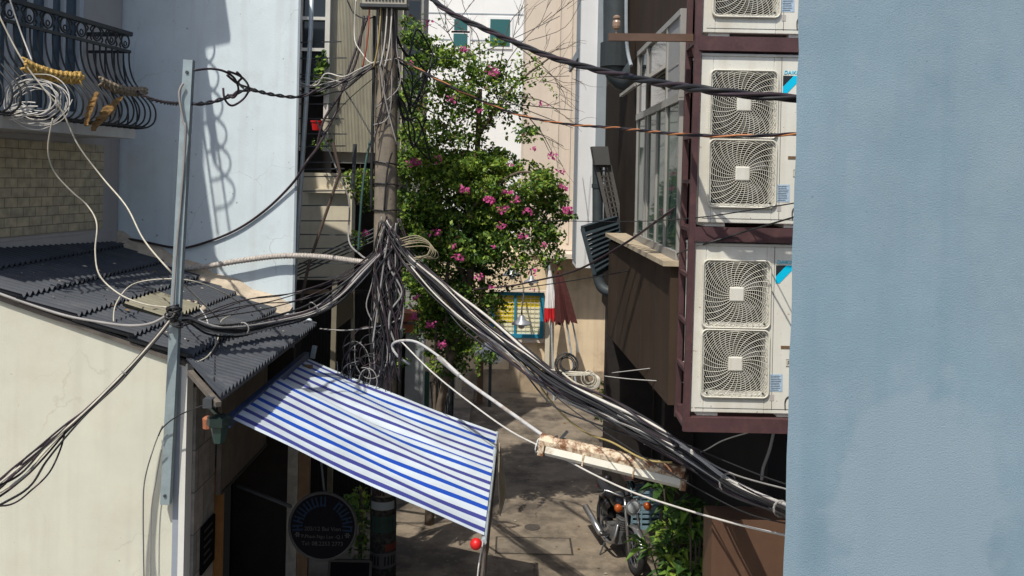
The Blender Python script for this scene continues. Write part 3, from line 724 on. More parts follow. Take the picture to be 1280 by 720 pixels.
# folded umbrellas
def folded(px, py0, py1, y, lean, r1, m, lab, legs=True, m2=None):
    top = P(px, py0, y); base = P(px+lean, py1, y)
    t = root('folded_umbrella', (base.x, y, 0), lab, 'umbrella')
    d = (base-top); L_ = d.length; d.normalize(); x = d.cross(Vector((0, 1, 0))).normalized(); yv = Vector((0, 1, 0))
    b = MB(); n = 28; rows = 8; base_i = len(b.v)
    for i in range(rows+1):
        f = i/rows
        for k in range(n):
            a = 2*PI*k/n; fold = 1+.22*(1 if k % 2 else -1)*min(1, f*1.5)
            rr = (.03+(r1-.03)*f**.9)*fold; wob = 1+.12*math.sin(k*1.7+f*3)
            b.v.append(top + d*(L_*f + (.08*math.sin(k*2.1) if i == rows else 0)) + (x*math.cos(a)+yv*math.sin(a)*.8)*rr*wob)
    for i in range(rows):
        for k in range(n): b.face((base_i+i*n+k, base_i+i*n+(k+1) % n, base_i+(i+1)*n+(k+1) % n, base_i+(i+1)*n+k), 1 if (m2 and i >= 6) else 0)
    b.build('canopy', [m, m2] if m2 else m, t)
    b = MB(); e = top + d*(top.z/max(.2, -d.z)); b.tube([top-d*.12, e], .022, 8); b.build('shaft', galv_light, t)
    return t
um = folded(697, 330, 402, 20.5, 11, .23, maroon_cloth, 'folded maroon parasol leaning against the ochre wall')
b = MB(); b.tube([P(715, 400, 20.5), P(723, 440, 20.7)], .02, 8); b.build('stand_leg', galv_light, um)
folded(687, 338, 400, 21.0, 2, .15, white_cloth, 'folded white and red parasol standing left of the maroon one', m2=red_cloth)
# far white building
fw_ = root('far_white_building', (-1, 33, 0), 'white building with teal windows far behind the bougainvillea', 'building')
b = MB(); b.box(-5.5, 2.2, 33, 38, 0, 14); b.build('wall', far_white, fw_)
for (x0, y0, x1, y1) in ((568, 24, 584, 38), (567, 42, 584, 58), (613, 24, 637, 58)):
    p0 = P(x0, y0, 32.97); p1 = P(x1, y1, 32.97)
    b = MB(); b.box(p0.x-.1, p1.x+.1, 32.95, 32.999, p1.z-.1, p0.z+.1); f = b.build('window', far_white, fw_)
    b = MB(); b.box(p0.x, p1.x, 32.93, 32.949, p1.z, p0.z); b.build('pane', teal_glass, f)
b = MB(); p0 = P(575, 18, 33)
for py in (18, 51): b.box(-5.4, 2.1, 32.985, 32.999, P(600, py, 33).z, P(600, py, 33).z+.04)
b.build('wall_groove', grey_side, fw_)

# ------------------------------------------------------------------ left: balcony house
n_ = math.hypot(1, .145); dv = Vector((.145, 1, 0))/n_; nv = Vector((1, -.145, 0))/n_
CO = Vector((-5.50, 12.30, 0))
def LB(s, o, z): return CO - dv*s + nv*o + Vector((0, 0, z))
FEND = 4.5
lb = root('balcony_house', LB(0, 0, 0), 'grey house at the left edge with a wrought iron balcony', 'building')
b = MB(); b.prism([LB(0, 0, 3.4), LB(FEND, 0, 3.4), LB(FEND, -4, 3.4), LB(0, -4, 3.4)], (0, 0, 15)); b.build('facade_wall', grey_facade, lb)
# tiled panel under the balcony
b = MB(); z0, z1 = P(60, 285, 11).z-.05, 5.62
b.prism([LB(.38, 0, z0), LB(FEND-.3, 0, z0), LB(FEND-.3, .022, z0), LB(.38, .022, z0)], (0, 0, z1-z0))
b.build('tile_panel', tile_beige, lb, uvplane=(dv, Vector((0, 0, 1))))
b = MB(); b.prism([LB(.10, .001, z0-.5), LB(FEND, .001, z0-.5), LB(FEND, .05, z0-.5), LB(.10, .05, z0-.5)], (0, 0, .44)); b.build('lower_band', grey_facade, lb)
# french window
b = MB()
def fbox(b, s0, s1, o0, o1, z0, z1): b.prism([LB(s0, o0, z0), LB(s1, o0, z0), LB(s1, o1, z0), LB(s0, o1, z0)], (0, 0, z1-z0))
wz0, wz1 = 6.02, 9.0
for s0, s1 in ((.95, 1.03), (1.55, 1.64), (2.2, 2.3), (2.8, 2.88), (3.4, 3.5), (1.30, 1.34), (1.90, 1.94)): fbox(b, s0, s1, .001, .07, wz0, wz1)
fbox(b, .95, 3.5, .001, .065, wz0-.08, wz0-.001)
fw2 = b.build('french_window', mat('blue_grey_frame', (.42, .45, .47), var=.06), lb)
for s0, s1 in ((1.035, 1.295), (1.345, 1.545), (1.645, 1.895), (1.945, 2.195), (2.305, 2.795), (2.885, 3.395)):
    b = MB(); fbox(b, s0, s1, .004, .02, wz0, wz1); b.build('pane', blue_glass, fw2)
# balcony slab and railing
b = MB(); fbox(b, .78, 4.15, .001, .72, 5.70, 5.86); b.build('balcony_slab', mat('slab_paint', (.46, .45, .43), var=.08, streak=(.3, .29, .27)), lb)
def railing(S0, S1, dz_, step=.125, rb=.011):
    OR = .62
    rl = MB(); rl.bar(LB(S0-.03, OR, 7.06+dz_), LB(S1, OR, 7.06+dz_), .06, .05); rl.bar(LB(S0-.03, .02, 7.06+dz_), LB(S0-.03, OR, 7.06+dz_), .06, .05)
    rail = rl.build('balcony_railing', iron, lb)
    b = MB(); b.bar(LB(S0-.02, OR, 6.83+dz_), LB(S1, OR, 6.83+dz_), .035, .035); b.bar(LB(S0-.02, .02, 6.83+dz_), LB(S0-.02, OR, 6.83+dz_), .035, .035); b.build('lower_rail', iron, rail)
    b = MB(); b.bar(LB(S0-.02, .88, 5.85+dz_), LB(S1, .88, 5.85+dz_), .03, .02); b.bar(LB(S0, .70, 5.835+dz_), LB(S1, .70, 5.835+dz_), .03, .02); b.build('foot_rail', iron, rail)
    prof = [(.62, 6.83), (.63, 6.64), (.70, 6.44), (.85, 6.27), (.97, 6.14), (1.01, 6.03), (.99, 5.92), (.92, 5.86), (.82, 5.835), (.70, 5.83)]
    s = S0
    while s < S1:
        b = MB(); b.tube(smooth_path([LB(s, o_, z_+dz_) for o_, z_ in prof], 3), rb, 6); b.build('baluster', iron, rail, smooth=True); s += step
    for k in range(4):
        f = .15+k*.13
        b = MB(); b.tube(smooth_path([LB(S0-.34*(o_-.62)/.38*(0 if i == 0 else 1), f, z_+dz_) for i, (o_, z_) in enumerate(prof)], 3), .011, 6); b.build('end_baluster', iron, rail)
    s = S0+.09; k = 0
    while s < S1:
        b = MB()
        if k % 2 == 0:
            b.ring(LB(s, OR, 6.95+dz_), .085, .012, nv, 18, 5); b.ring(LB(s, OR, 6.92+dz_), .03, .010, nv, 10, 4)
        else:
            for sg in (-1, 1):
                b.tube(smooth_path([LB(s+sg*.07, OR, 7.03+dz_), LB(s+sg*.02, OR, 6.99+dz_), LB(s+sg*.06, OR, 6.94+dz_), LB(s+sg*.03, OR, 6.89+dz_), LB(s+sg*.05, OR, 6.86+dz_)], 3), .010, 5)
        b.build('scroll', iron, rail); s += .15; k += 1
    return rail
S0, S1 = .80, 4.1
rail = railing(S0, S1, 0)
# the same balcony one storey up, which throws its shadow on the white wall
b = MB(); fbox(b, 1.05, 3.4, .001, .62, 9.05, 9.21); b.build('balcony_slab', bpy.data.materials['slab_paint'], lb)
railing(1.1, 3.0, 3.35, .24, .015)
b = MB(); fbox(b, .7, 2.6, .001, .95, 11.1, 11.22); b.build('shade_slab', bpy.data.materials['slab_paint'], lb)  # unseen slab added above the view to widen the shade on the white wall
# things on the balcony
def braid(pa, pb, amp, m, lab):
    b = MB(); d = pb-pa; L_ = d.length; up_ = Vector((0, 0, 1))
    for k in range(4):
        pts = []
        for i in range(97):
            f = i/96; ph = f*L_*21+k*2*PI/4
            pts.append(pa+d*f+up_*(amp*math.sin(ph))+nv*(.022*math.cos(ph*2)+.02)+up_*rnd.gauss(0, .004)-Vector((0, 0, .05*math.sin(PI*f))))
        b.tube(pts, .0165, 5)
    for k in range(16):
        f = rnd.random(); p = pa+d*f+up_*rnd.uniform(-amp, amp)+nv*.05; b.tube([p, p+Vector((rnd.uniform(-.05, .05), 0, -rnd.uniform(.03, .1)))], .004, 4)
    tag(b.build('straw_braid', m, smooth=True), lab, 'straw braid')
braid(P(27, 79, 8.95), P(101, 97, 9.85), .055, straw, 'golden woven straw braid tied along the middle of the iron balcony')
braid(P(124, 101, 10.1), P(181, 114, 11.05), .045, straw_grey, 'greyish woven straw braid tied at the right end of the iron balcony')
def dead(pa, pb, w, lab):
    b = MB(); d = pb-pa; n = 14; side = dv
    rows = []
    for i in range(n+1):
        f = i/n; ww = w*math.sin(PI*min(1, f*.85+.1))*rnd.uniform(.45, 1.2)
        c = pa + d*f; rows.append([c+dv*ww+nv*.02*rnd.random(), c+nv*(.05+.02*rnd.random()), c-dv*ww+nv*.02*rnd.random()])
    for i in range(n):
        for k in range(2): b.quad(rows[i][k], rows[i][k+1], rows[i+1][k+1], rows[i+1][k])
    o = b.build('dried_leaf', deadleaf); md = o.modifiers.new('thickness', 'SOLIDIFY'); md.thickness = .01
    tag(o, lab, 'dried leaf')
dead(P(149, 121, 10.45), P(113, 163, 9.9), .13, 'large brown dried leaf caught at the foot of the iron balcony')
dead(P(118, 115, 10.0), P(104, 157, 9.75), .06, 'narrow brown dried leaf caught in the balcony bars')
# coil of pale cord hung on the balcony
b = MB()
for k in range(10):
    r_ = rnd.uniform(20, 42); ox, oy = rnd.uniform(-6, 6), rnd.uniform(-5, 5); pts = []
    for i in range(18):
        a = 2*PI*i/16; rr_ = r_*rnd.uniform(.94, 1.06); pts.append(P(44+ox+rr_*math.cos(a)*1.02, 126+oy+rr_*.78*math.sin(a), 9.0+.014*k))
    b.tube(smooth_path(pts, 3), .005, 5)
for k in range(9):
    x = rnd.uniform(10, 20); y = 132+rnd.uniform(0, 18); b.tube(smooth_path([P(x, y, 8.95), P(x+14, y-4+rnd.uniform(-4, 4), 8.95), P(x+rnd.uniform(24, 32), y-rnd.uniform(-4, 8), 8.97)], 4), .0065, 5)
tag(b.build('cable_coil', cab_pale), 'tangled coil of pale grey cord hung on the left part of the balcony', 'cord')

# ------------------------------------------------------------------ left: white plastered house
A_ = Vector((-5.6, 12.36, 0)); B_ = Vector((-2.865, 11.66, 0)); wd = (B_-A_).normalized(); wn_ = Vector((wd.y, -wd.x, 0))
wh = root('white_house', A_, 'white plastered house wall with peeling edge behind the dark roof', 'building')
b = MB(); b.prism([A_, B_, B_+Vector((-.10, .35, 0)), A_+Vector((-.1, .35, 0))], (0, 0, 7.95)); b.build('plaster_wall', white_plaster, wh)
b = MB(); b.bar(B_+Vector((.004, .02, 2.6)), B_+Vector((.004, .02, 7.95)), .03, .05, (0, 1, 0)); b.build('corner_bead', grey_side, wh)
# mortar flashing along the roof
def roofz(x): return 2.45-.33*x
b = MB()
for i in range(14):
    f0, f1 = i/14, (i+1)/14; p0 = A_.lerp(B_, f0); p1 = A_.lerp(B_, f1)
    h0 = .14+.03*math.sin(i*2.1); h1 = .14+.03*math.sin((i+1)*2.1)
    q0 = p0+wn_*.19; q1 = p1+wn_*.19
    b.quad((q0.x, q0.y, roofz(q0.x)+.015), (q1.x, q1.y, roofz(q1.x)+.015), (p1.x, p1.y-.004, roofz(p1.x)+h1+.03), (p0.x, p0.y-.004, roofz(p0.x)+h0+.03))
o = b.build('mortar_flashing', mortar_m, wh)
md = o.modifiers.new('thickness', 'SOLIDIFY'); md.thickness = .02

def W(px, py, off=.03):
    q = P(px, py, 1)-Vector((0, 0, CAMZ)); o_ = Vector((0, 0, CAMZ)); tt = ((A_+wn_*off-o_).dot(wn_))/q.dot(wn_)
    return o_+q*tt
# ------------------------------------------------------------------ left: low cream house with dark roof
YC = 8.6
ch = root('cream_house', (-3.14, YC, 0), 'low cream house with a dark corrugated roof and stone tiled shop front', 'building')
xr = -3.14
b = MB(); b.prism([(-6.0, YC, 0), (xr, YC, 0), (xr, YC, roofz(xr)-.05), (-6.0, YC, roofz(-6.0)-.05)], (0, .16, 0)); b.build('gable_wall', cream_wall, ch)
b = MB(); b.prism([(-6.0, YC-.035, roofz(-6)-.09), (xr, YC-.035, roofz(xr)-.09), (xr, YC-.035, roofz(xr)-.045), (-6, YC-.035, roofz(-6)-.045)], (0, .03, 0)); b.build('verge_trim', fascia_m, ch)
b = MB(); b.box(xr-.10, xr-.045, YC-.022, YC-.001, 0, 3.38); b.build('corner_strip', mat('grey_strip', (.26, .29, .33), var=.1), ch)
b = MB(); b.box(xr-.04, xr+.02, YC-.03, YC+.14, 0, 3.42); b.build('corner_trim', mat('pale_trim', (.62, .62, .58), var=.06, streak=(.4, .4, .38)), ch)
# side front towards the alley
b = MB(); b.box(xr+.001, xr+.05, YC+.145, YC+.75, 0, 3.15); b.build('tiled_pier', tile_stone, ch, uvplane=(Vector((0, 1, 0)), Vector((0, 0, 1))))
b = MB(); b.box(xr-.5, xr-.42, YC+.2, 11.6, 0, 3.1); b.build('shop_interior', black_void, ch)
# raking fascia board over the door
b = MB()
b.prism([(xr+.06, YC+.76, 3.05), (xr+.06, YC+2.5, 3.05), (xr+.06, YC+2.5, 1.86), (xr+.06, YC+.76, 1.86)], (.05, 0, 0)); fa = b.build('fascia_board', fascia_m, ch)
b = MB(); b.box(-3.66, -2.8, 11.5, 11.58, 0, 3.0); b.build('end_wall', shutter_dark, ch)
b = MB(); b.bar((xr+.118, YC+.77, 1.87), (xr+.118, YC+2.5, 1.87), .012, .025); b.build('edge_strip', lattice_m, fa)
b = MB(); b.box(xr-.20, xr-.02, YC+1.22, YC+1.30, 0, 2.0); b.build('wood_jamb', wood_warm, ch)
b = MB(); b.prism([(xr-.28, YC+1.2, 0), (xr-.05, YC+1.55, 0), (xr-.02, YC+1.53, 0), (xr-.25, YC+1.18, 0)], (0, 0, 2.1)); b.build('door_leaf', mat('dark_door', (.035, .04, .045), rough=.4), ch)
b = MB(); q0 = P(372, 640, 10.95); b.box(q0.x, q0.x+.13, 10.95, 11.05, 0, 2.9); b.build('wood_post', wood_dull, ch)
b = MB(); b.box(q0.x-.13, q0.x-.002, 10.93, 11.05, 0, 2.9); b.build('stone_jamb', mat('pale_stone', (.26, .25, .22), var=.3, scale=8, bump=.4), ch)
# roof: lapped corrugated courses
rf = MB(); courses = [-5.9, -5.32, -4.72, -4.18, -3.63, -3.06, -2.52]
PER = .105; AMP = .026
def yfar(x): return A_.y + (x-A_.x)*(B_.y-A_.y)/(B_.x-A_.x) - .03
for ci in range(6):
    xa_, xb_ = courses[ci], courses[ci+1]
    xs = [xa_-.06 if ci else xa_, (xa_+xb_)/2, xb_]
    ynear = 8.52 if ci < 5 else 7.74; yend = yfar(xb_)
    ny = int((yend-ynear)/PER*8); grid = []
    for x in xs:
        f = (x-xs[0])/(xs[-1]-xs[0]); row = []
        for j in range(ny+1):
            y = ynear + (yend-ynear)*j/ny
            if ci == 5: y = max(y, 8.52-(8.52-7.74)*min(1, max(0, (x-(-3.06))/.54)))
            ph = (y/PER) % 1
            wv = AMP*(math.cos(2*PI*ph) if ph < .5 else math.cos(2*PI*ph)*.8)
            row.append(Vector((x, y, roofz(x)+wv+.05*f)))
        grid.append(row)
    n0 = len(rf.v)
    for row in grid: rf.v += row
    W_ = ny+1
    for i in range(2):
        for j in range(ny): rf.face((n0+i*W_+j, n0+(i+1)*W_+j, n0+(i+1)*W_+j+1, n0+i*W_+j+1))
    # thickness lip
    n1 = len(rf.v)
    for q in grid[-1]: rf.v.append(q-Vector((0.002, 0, .016)))
    for j in range(ny): rf.face((n0+2*W_+j, n1+j, n1+j+1, n0+2*W_+j+1))
    n2 = len(rf.v)
    for q in grid[0]: rf.v.append(q-Vector((0, 0, .012)))
    for j in range(ny): rf.face((n1+j, n2+j, n2+j+1, n1+j+1))
roof = rf.build('roof', roof_m, ch)
# yellowed translucent sheet let into the roof
sk = MB(); xa_, xb_ = -4.12, -3.62; y0, y1 = 9.35, 10.35; ny = 76; xs = [xa_, xb_]; g = []
for x in xs:
    g.append([Vector((x, y0+(y1-y0)*j/ny, roofz(x)+.055+AMP*math.cos(2*PI*(((y0+(y1-y0)*j/ny)/PER) % 1))+(.03*(x-xa_)))) for j in range(ny+1)])
sk.v += g[0]+g[1]
for j in range(ny): sk.face((j, ny+1+j, ny+2+j, j+1))
sk.build('roof_light_sheet', sky_sheet, roof)
# under-eave beam and mortar lumps
b = MB(); b.bar((-3.05, 8.45, roofz(-3.05)-.09), (-2.56, 7.80, roofz(-2.56)-.06), .05, .045); b.build('verge_beam', fascia_m, roof)
b = MB(); b.bar((-2.66, 7.8, roofz(-2.66)-.09), (-2.66, 11.5, roofz(-2.66)-.09), .08, .08); b.build('eave_beam', dark_steel, roof)
b = MB(); b.prism([(-5.9, 8.62, roofz(-5.9)-.07), (-2.7, 8.62, roofz(-2.7)-.07), (-2.7, 11.5, roofz(-2.7)-.07), (-5.9, 11.9, roofz(-5.9)-.07)], (0, 0, .03)); b.build('ceiling', fascia_m, roof)
for (px, py, t_, sc, lab) in ((374, 409, 11.45, 1.0, 'white splash of dried mortar near the far corner of the dark roof'), (245, 377, 10.4, .75, 'crumbs of dry leaf litter and mortar on the dark roof beside the post')):
    b = MB(); c = P(px, py, t_)
    for k in range(9):
        q = c+Vector((rnd.uniform(-.16, .16)*sc, rnd.uniform(-.18, .18)*sc, 0)); q.z = roofz(q.x)+.045
        r_ = rnd.uniform(.03, .07)*sc; n0 = 9
        pr = [(r_*.2, .02), (r_, 0), (r_*.8, -.03)]
        b.lathe([(r_*.3, .022), (r_*.75, .015), (r_, -.015)], q, ax=(.33, 0, 1), n=8)
    tag(b.build('mortar_splash', white_plaster if sc == 1 else mortar_m, smooth=True), lab, 'mortar')
# wall lantern under the roof corner
c = P(274, 535, 7.95); t = root('wall_lantern', c, 'green glass wall lantern under the roof corner beside the striped awning', 'lamp')
b = MB(); b.lathe([(.05, .12), (.11, .10), (.115, .03), (.09, .02)], c, n=6); b.build('lantern_cap', green_metal, t)
b = MB(); b.lathe([(.085, .02), (.05, -.13), (.03, -.14)], c, n=6); b.build('lantern_glass', clear_lamp, t)
b = MB(); b.bar(c+Vector((0, 0, .11)), c+Vector((-.25, .35, .13)), .03, .03); b.build('bracket', green_metal, t)
c2_ = P(259, 527, 8.1); b = MB(); b.lathe([(.02, .05), (.045, .03), (.04, -.06), (.02, -.07)], c2_, n=8); tag(b.build('orange_pot', terracotta), 'small orange clay pot tucked under the roof corner', 'pot')
# dark menu board on the tiled pier
q = P(247, 684, 8.95); b = MB(); b.box(xr+.052, xr+.075, YC+.33, YC+.72, q.z-.28, q.z+.2); mb_ = b.build('menu_board', sign_black); tag(mb_, 'small black notice board on the stone tiled pier', 'notice board')
b = MB()
for k in range(5):
    z = q.z+.13-k*.08; b.box(xr+.0755, xr+.077, YC+.38, YC+.38+rnd.uniform(.15, .28), z, z+.025)
b.build('notice_lines', sign_grey, mb_)
# shop sign: round black board
c = P(404, 657, 9.55); R_ = .355
t = root('round_sign', c, 'round black shop sign with address lettering hung under the awning', 'sign')
b = MB(); b.lathe([(R_, -.025), (R_, .025)], c, ax=(0, 1, 0), n=48); b.build('board', sign_black, t)
b = MB(); b.ring(c+Vector((0, -.02, 0)), R_+.008, .016, (0, 1, 0), 48, 6); b.build('rim', sign_grey, t)
for (txt, dz, sz) in (('205/12 Bui Vien', -.045, .062), ('P.Pham Ngu Lao -Q.1', -.125, .052), ('Tel: 08.2253 2773', -.205, .062)):
    text_obj('sign_lettering', txt, sz, c+Vector((0, -.028, dz)), (1, 0, 0), (0, 0, 1), sign_grey, t, .001, 'CENTER')
b = MB()
for k in range(11):                                             # arched blue band of worn, no longer legible block lettering
    if k == 6: continue
    a = PI*(1.02-k*.104); e = Vector((math.cos(a), 0, math.sin(a))); u = Vector((-math.sin(a), 0, math.cos(a)))
    ctr = c+e*(R_*.76)+Vector((0, -.028, 0))
    b.obox(ctr-u*.022, (.055, .002, .009), (e, Vector((0, 1, 0)), u)); b.obox(ctr+u*.022, (.055, .002, .009), (e, Vector((0, 1, 0)), u)); b.obox(ctr+e*rnd.choice((-.04, 0, .04)), (.009, .0015, .02), (e, Vector((0, 1, 0)), u)); b.build('worn_letter', sign_blue, t); b = MB()
for sx in (-1, 1):
    b = MB(); p = c+Vector((sx*.27, -.028, -.09))
    for k in range(3):
        a = k*PI/3; e = Vector((math.cos(a), 0, math.sin(a))); b.obox(p, (.03, .002, .006), (e, Vector((0, 1, 0)), Vector((-e.z, 0, e.x))))
    b.build('star', sign_grey, t)
b = MB(); b.bar(c+Vector((-R_, 0, .2)), Vector((xr+.05, 9.55+.6, c.z+.2)), .03, .03); b.bar(c+Vector((0, .03, R_)), c+Vector((-.1, .03, 1.15)), .02, .02, (0, 1, 0)); b.build('bracket', dark_steel, t)

# ------------------------------------------------------------------ striped awning
hN, hF = P(291, 531, 8.38), P(386, 448, 11.4); fN, fF = P(605, 672, 7.92), P(621, 541, 10.85)
aw = root('striped_awning', (hN+hF)/2, 'blue and white striped canvas awning stretched over the alley', 'awning')
b = MB(); nu, nvv = 100, 20
uvs = []
Ls = (hF-hN).length
for i in range(nu+1):
    u = i/nu
    for j in range(nvv+1):
        v = j/nvv
        p = hN.lerp(hF, u).lerp(fN.lerp(fF, u), v)
        sag = -.045*math.sin(PI*v)*(.6+.4*math.sin(PI*u)) - .005*math.sin(2*PI*(u*13.5+.2))*math.sin(PI*v)**.5*.55
        sag += (.055*(1-.5*v) if u < .56 else 0) + .01*math.sin(v*9+u*23)*math.sin(PI*v)
        p = p + Vector((0, 0, sag + .007*math.sin(u*17+v*4))); b.v.append(p); uvs.append((u, v))
for i in range(nu):
    for j in range(nvv):
        a = i*(nvv+1)+j; idx = (a, a+nvv+1, a+nvv+2, a+1); b.uv[len(b.f)] = [uvs[k] for k in idx]; b.face(idx)
cv = b.build('canopy', canvas, aw, smooth=True)
b = MB(); b.bar(hN+Vector((-.04, -.05, .03)), hF+Vector((-.04, .05, .03)), .07, .09); b.build('hinge_case', navy_steel, aw)
b = MB(); b.tube([fN+Vector((0, -.05, -.02)), fF+Vector((0, .05, -.02))], .026, 10); b.build('front_bar', galv_light, aw)
for u in (.3, .94):
    b = MB(); p0 = hN.lerp(hF, u); p1 = fN.lerp(fF, u); m_ = p0.lerp(p1, .55)+Vector((0, .15 if u < .5 else -.15, -.10))
    b.bar(p0+Vector((0, 0, -.14)), m_, .04, .03); b.bar(m_, p1+Vector((0, 0, -.05)), .04, .03); b.build('folding_arm', galv, aw)
b = MB(); nn_ = 30
for i in range(nn_+1):
    u = i/nn_; p = fN.lerp(fF, u)
    for k, dz_ in enumerate((-.02, -.3, -.62, -.9)):
        b.v.append(p+Vector((.018*math.sin(u*40+k)*(k > 0)-.02*k+.02, 0, dz_+.02*math.sin(u*9))))
for i in range(nn_):
    for k in range(3): b.face((i*4+k, i*4+k+1, (i+1)*4+k+1, (i+1)*4+k))
o = b.build('valance', canvas_back, aw); md = o.modifiers.new('thickness', 'SOLIDIFY'); md.thickness = .012
b = MB(); pE = fF+Vector((.03, -.15, -.08)); b.prism([pE, pE+Vector((.10, -.25, -.5)), pE+Vector((.03, -.7, -.62)), pE+Vector((0, -.75, -.1))], (.012, 0, 0)); b.build('side_flap', beige_post, aw)
b = MB(); b.bar(hF+Vector((.02, .12, -.02)), hF+Vector((.05, .12, .14)), .06, .05, (0, 1, 0)); b.build('end_bracket', galv, aw)
c = P(595, 680, 7.75); b = MB()
pr = [(.052*math.sin(PI*k/10)+.0005, -.052*math.cos(PI*k/10)) for k in range(11)]; b.lathe(pr, c, n=18, cap=False); tag(b.build('red_ball', red_plastic, smooth=True), 'small bright red ball hanging at the near corner of the awning', 'ball')
b = MB(); b.tube([fN+Vector((0, -.02, -.04)), c+Vector((0, 0, .045))], .004, 5); b.build('string', cab_pale, bpy.data.objects['red_ball'])
b = MB(); b.tube(smooth_path([P(604, 676, 7.85), P(598, 710, 7.8), P(594, 760, 7.8)], 4), .008, 5); tag(b.build('awning_cord', cab_pale), 'pale cord hanging down from the near corner of the awning', 'cord')

# ------------------------------------------------------------------ left: grey house behind the white one
gh_ = root('clad_house', (-2.8, 14.35, 0), 'house with cream ribbed metal cladding between the white wall and the concrete pole', 'building')
tg = 14.35
zc0 = P(440, 190, tg).z
cA = P(411, 100, 14.2); cB = P(472, 100, 14.65)
b = MB(); nrib = 34
prev = None
for i in range(nrib*2+1):
    f = i/(nrib*2); p = cA.lerp(cB, f); off = -.022 if (i//1) % 2 == 0 else 0
    cur = (Vector((p.x, p.y+off, zc0)), Vector((p.x, p.y+off, 10)))
    if prev: b.quad(prev[0], cur[0], cur[1], prev[1])
    prev = cur
b.build('metal_cladding', clad_sheet, gh_)
b = MB(); b.prism([Vector((cA.x, cA.y+.03, zc0)), Vector((cB.x, cB.y+.03, zc0)), Vector((cB.x-.1, 17.35, zc0)), Vector((-5, 17.35, zc0)), Vector((-5, 14.85, zc0)), Vector((cA.x, 14.85, zc0))], (0, 0, 10-zc0)); b.build('upper_storey', grey_facade, gh_)
# tall window strip with white frame
wx0, wx1 = P(375, 100, 14.15).x, P(409, 100, 14.15).x
b = MB()
b.box(wx1-.035, wx1+.04, 14.07, 14.15, zc0, 10)
b.box(wx0, wx0+.03, 14.07, 14.15, zc0, 10)
for py in (23, 62, -40): z = P(390, py, 14.1).z; b.box(wx0, wx1-.036, 14.08, 14.15, z-.025, z+.025)
wfr = b.build('window', mat('cream_frame', (.58, .57, .52), var=.08), gh_)
b = MB(); b.box(wx0, wx1, 14.16, 14.17, P(390, 110, 14.15).z, 10); b.build('pane', dark_glass, wfr)
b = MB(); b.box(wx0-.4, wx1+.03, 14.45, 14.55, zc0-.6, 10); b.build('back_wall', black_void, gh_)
# balcony slab, lower wall
b = MB(); b.box(-3.9, cB.x-.1, 14.69, 15.45, zc0-.16, zc0-.001); b.build('floor_slab', grey_facade, gh_)
zl0 = P(400, 350, 14.65).z
b = MB(); b.box(-4.0, P(439, 300, 14.23).x, 14.23, 14.55, P(400, 350, 14.23).z, P(400, 216, 14.23).z); b.build('lower_wall', beige_post, gh_)
b = MB(); b.box(P(384, 232, 14.15).x, P(432, 232, 14.15).x, 14.11, 14.229, P(400, 241, 14.15).z, P(400, 236, 14.15).z); b.build('wall_ledge', beige_post, gh_)
b = MB(); b.box(-4.2, -1.9, 15.25, 17.95, 0, zc0-.17); b.build('ground_storey', shutter_dark, gh_)
b = MB(); b.box(-3.3, -2.05, 13.95, 14.01, 0, P(400, 362, 13.95).z); sh = b.build('roller_shutter', shutter_dark, gh_)
b = MB()
for k in range(26): b.box(-3.28+k*.047, -3.262+k*.047, 13.935, 13.949, 0, P(400, 366, 13.95).z)
b.build('shutter_rib', black_void, sh)
b = MB(); p0 = P(348, 366, 12.6); p1 = P(411, 366, 12.6); b.bar(p0, p1+Vector((0, 0, .02)), .05, .05); b.bar(p0, p0+Vector((0, 0, -.9)), .16, .06, (0, 1, 0)); b.build('brown_frame', wood_dull, gh_)
p0 = P(419, 352, 12.4); p1 = P(415, 458, 12.4); b = MB(); b.bar(p0, Vector((p1.x, 12.4, .0)), .07, .06, (0, 1, 0)); b.bar(P(441, 352, 12.9), P(441, 430, 12.9), .05, .05, (0, 1, 0)); b.build('gate_post', mat('olive_post', (.19, .17, .12), var=.15), gh_)
b = MB(); b.prism([P(420, 378, 12.45), P(441, 366, 12.85), P(441, 396, 12.85), P(420, 412, 12.45)], (0, .03, 0)); b.build('gate_board', mat('olive_board', (.14, .12, .085), var=.2), gh_)
b = MB()
for k in range(4): b.tube([P(355, 352-4*k, 12.9), P(470, 300-5*k, 12.7)], .012, 5)
b.build('awning_rail', dark_steel, gh_)
# ladder bars projecting from the wall corner
lad = root('steel_ladder', P(395, 360, 12.3), 'tall rack of rusty horizontal steel bars beside the white house corner', 'ladder')
for k, py in enumerate((52, 72, 92, 107, 129, 147, 166, 182, 202, 211, 220, 238, 256, 275, 292, 310, 328, 346)):
    wdt = 14 if k % 3 else 0
    b = MB(); b.bar(P(374, py+1, 12.25), P(424+rnd.uniform(-6, 10)+(10 if py > 120 else 0), py+rnd.uniform(-.5, 2), 12.35), .016, .016); b.build('steel_bar', dark_steel, lad)
b = MB(); b.tube([P(375, -20, 12.2), P(366, 385, 12.2)], .016, 6); b.tube([P(444, 180, 12.5), P(441, 235, 12.5)], .03, 6); b.build('upright', dark_steel, lad)
b = MB(); b.tube([P(390, -30, 12.0), P(388.5, 40, 12.0), P(365.5, 392, 11.75)], .030, 10); tag(b.build('steel_pipe', galv_light, smooth=True), 'long pale steel pipe leaning upright at the white house corner', 'pipe')
# rusty diagonal stay pipe
b = MB(); b.tube([P(416, 178, 12.1), P(425, 215, 12.1), P(386, 330, 12.1), P(376, 378, 12.1)], .022, 7); tag(b.build('stay_pipe', mat('rusty_pipe', (.09, .065, .05), rough=.7)), 'rusty bent pipe leaning across the steel bars', 'pipe')
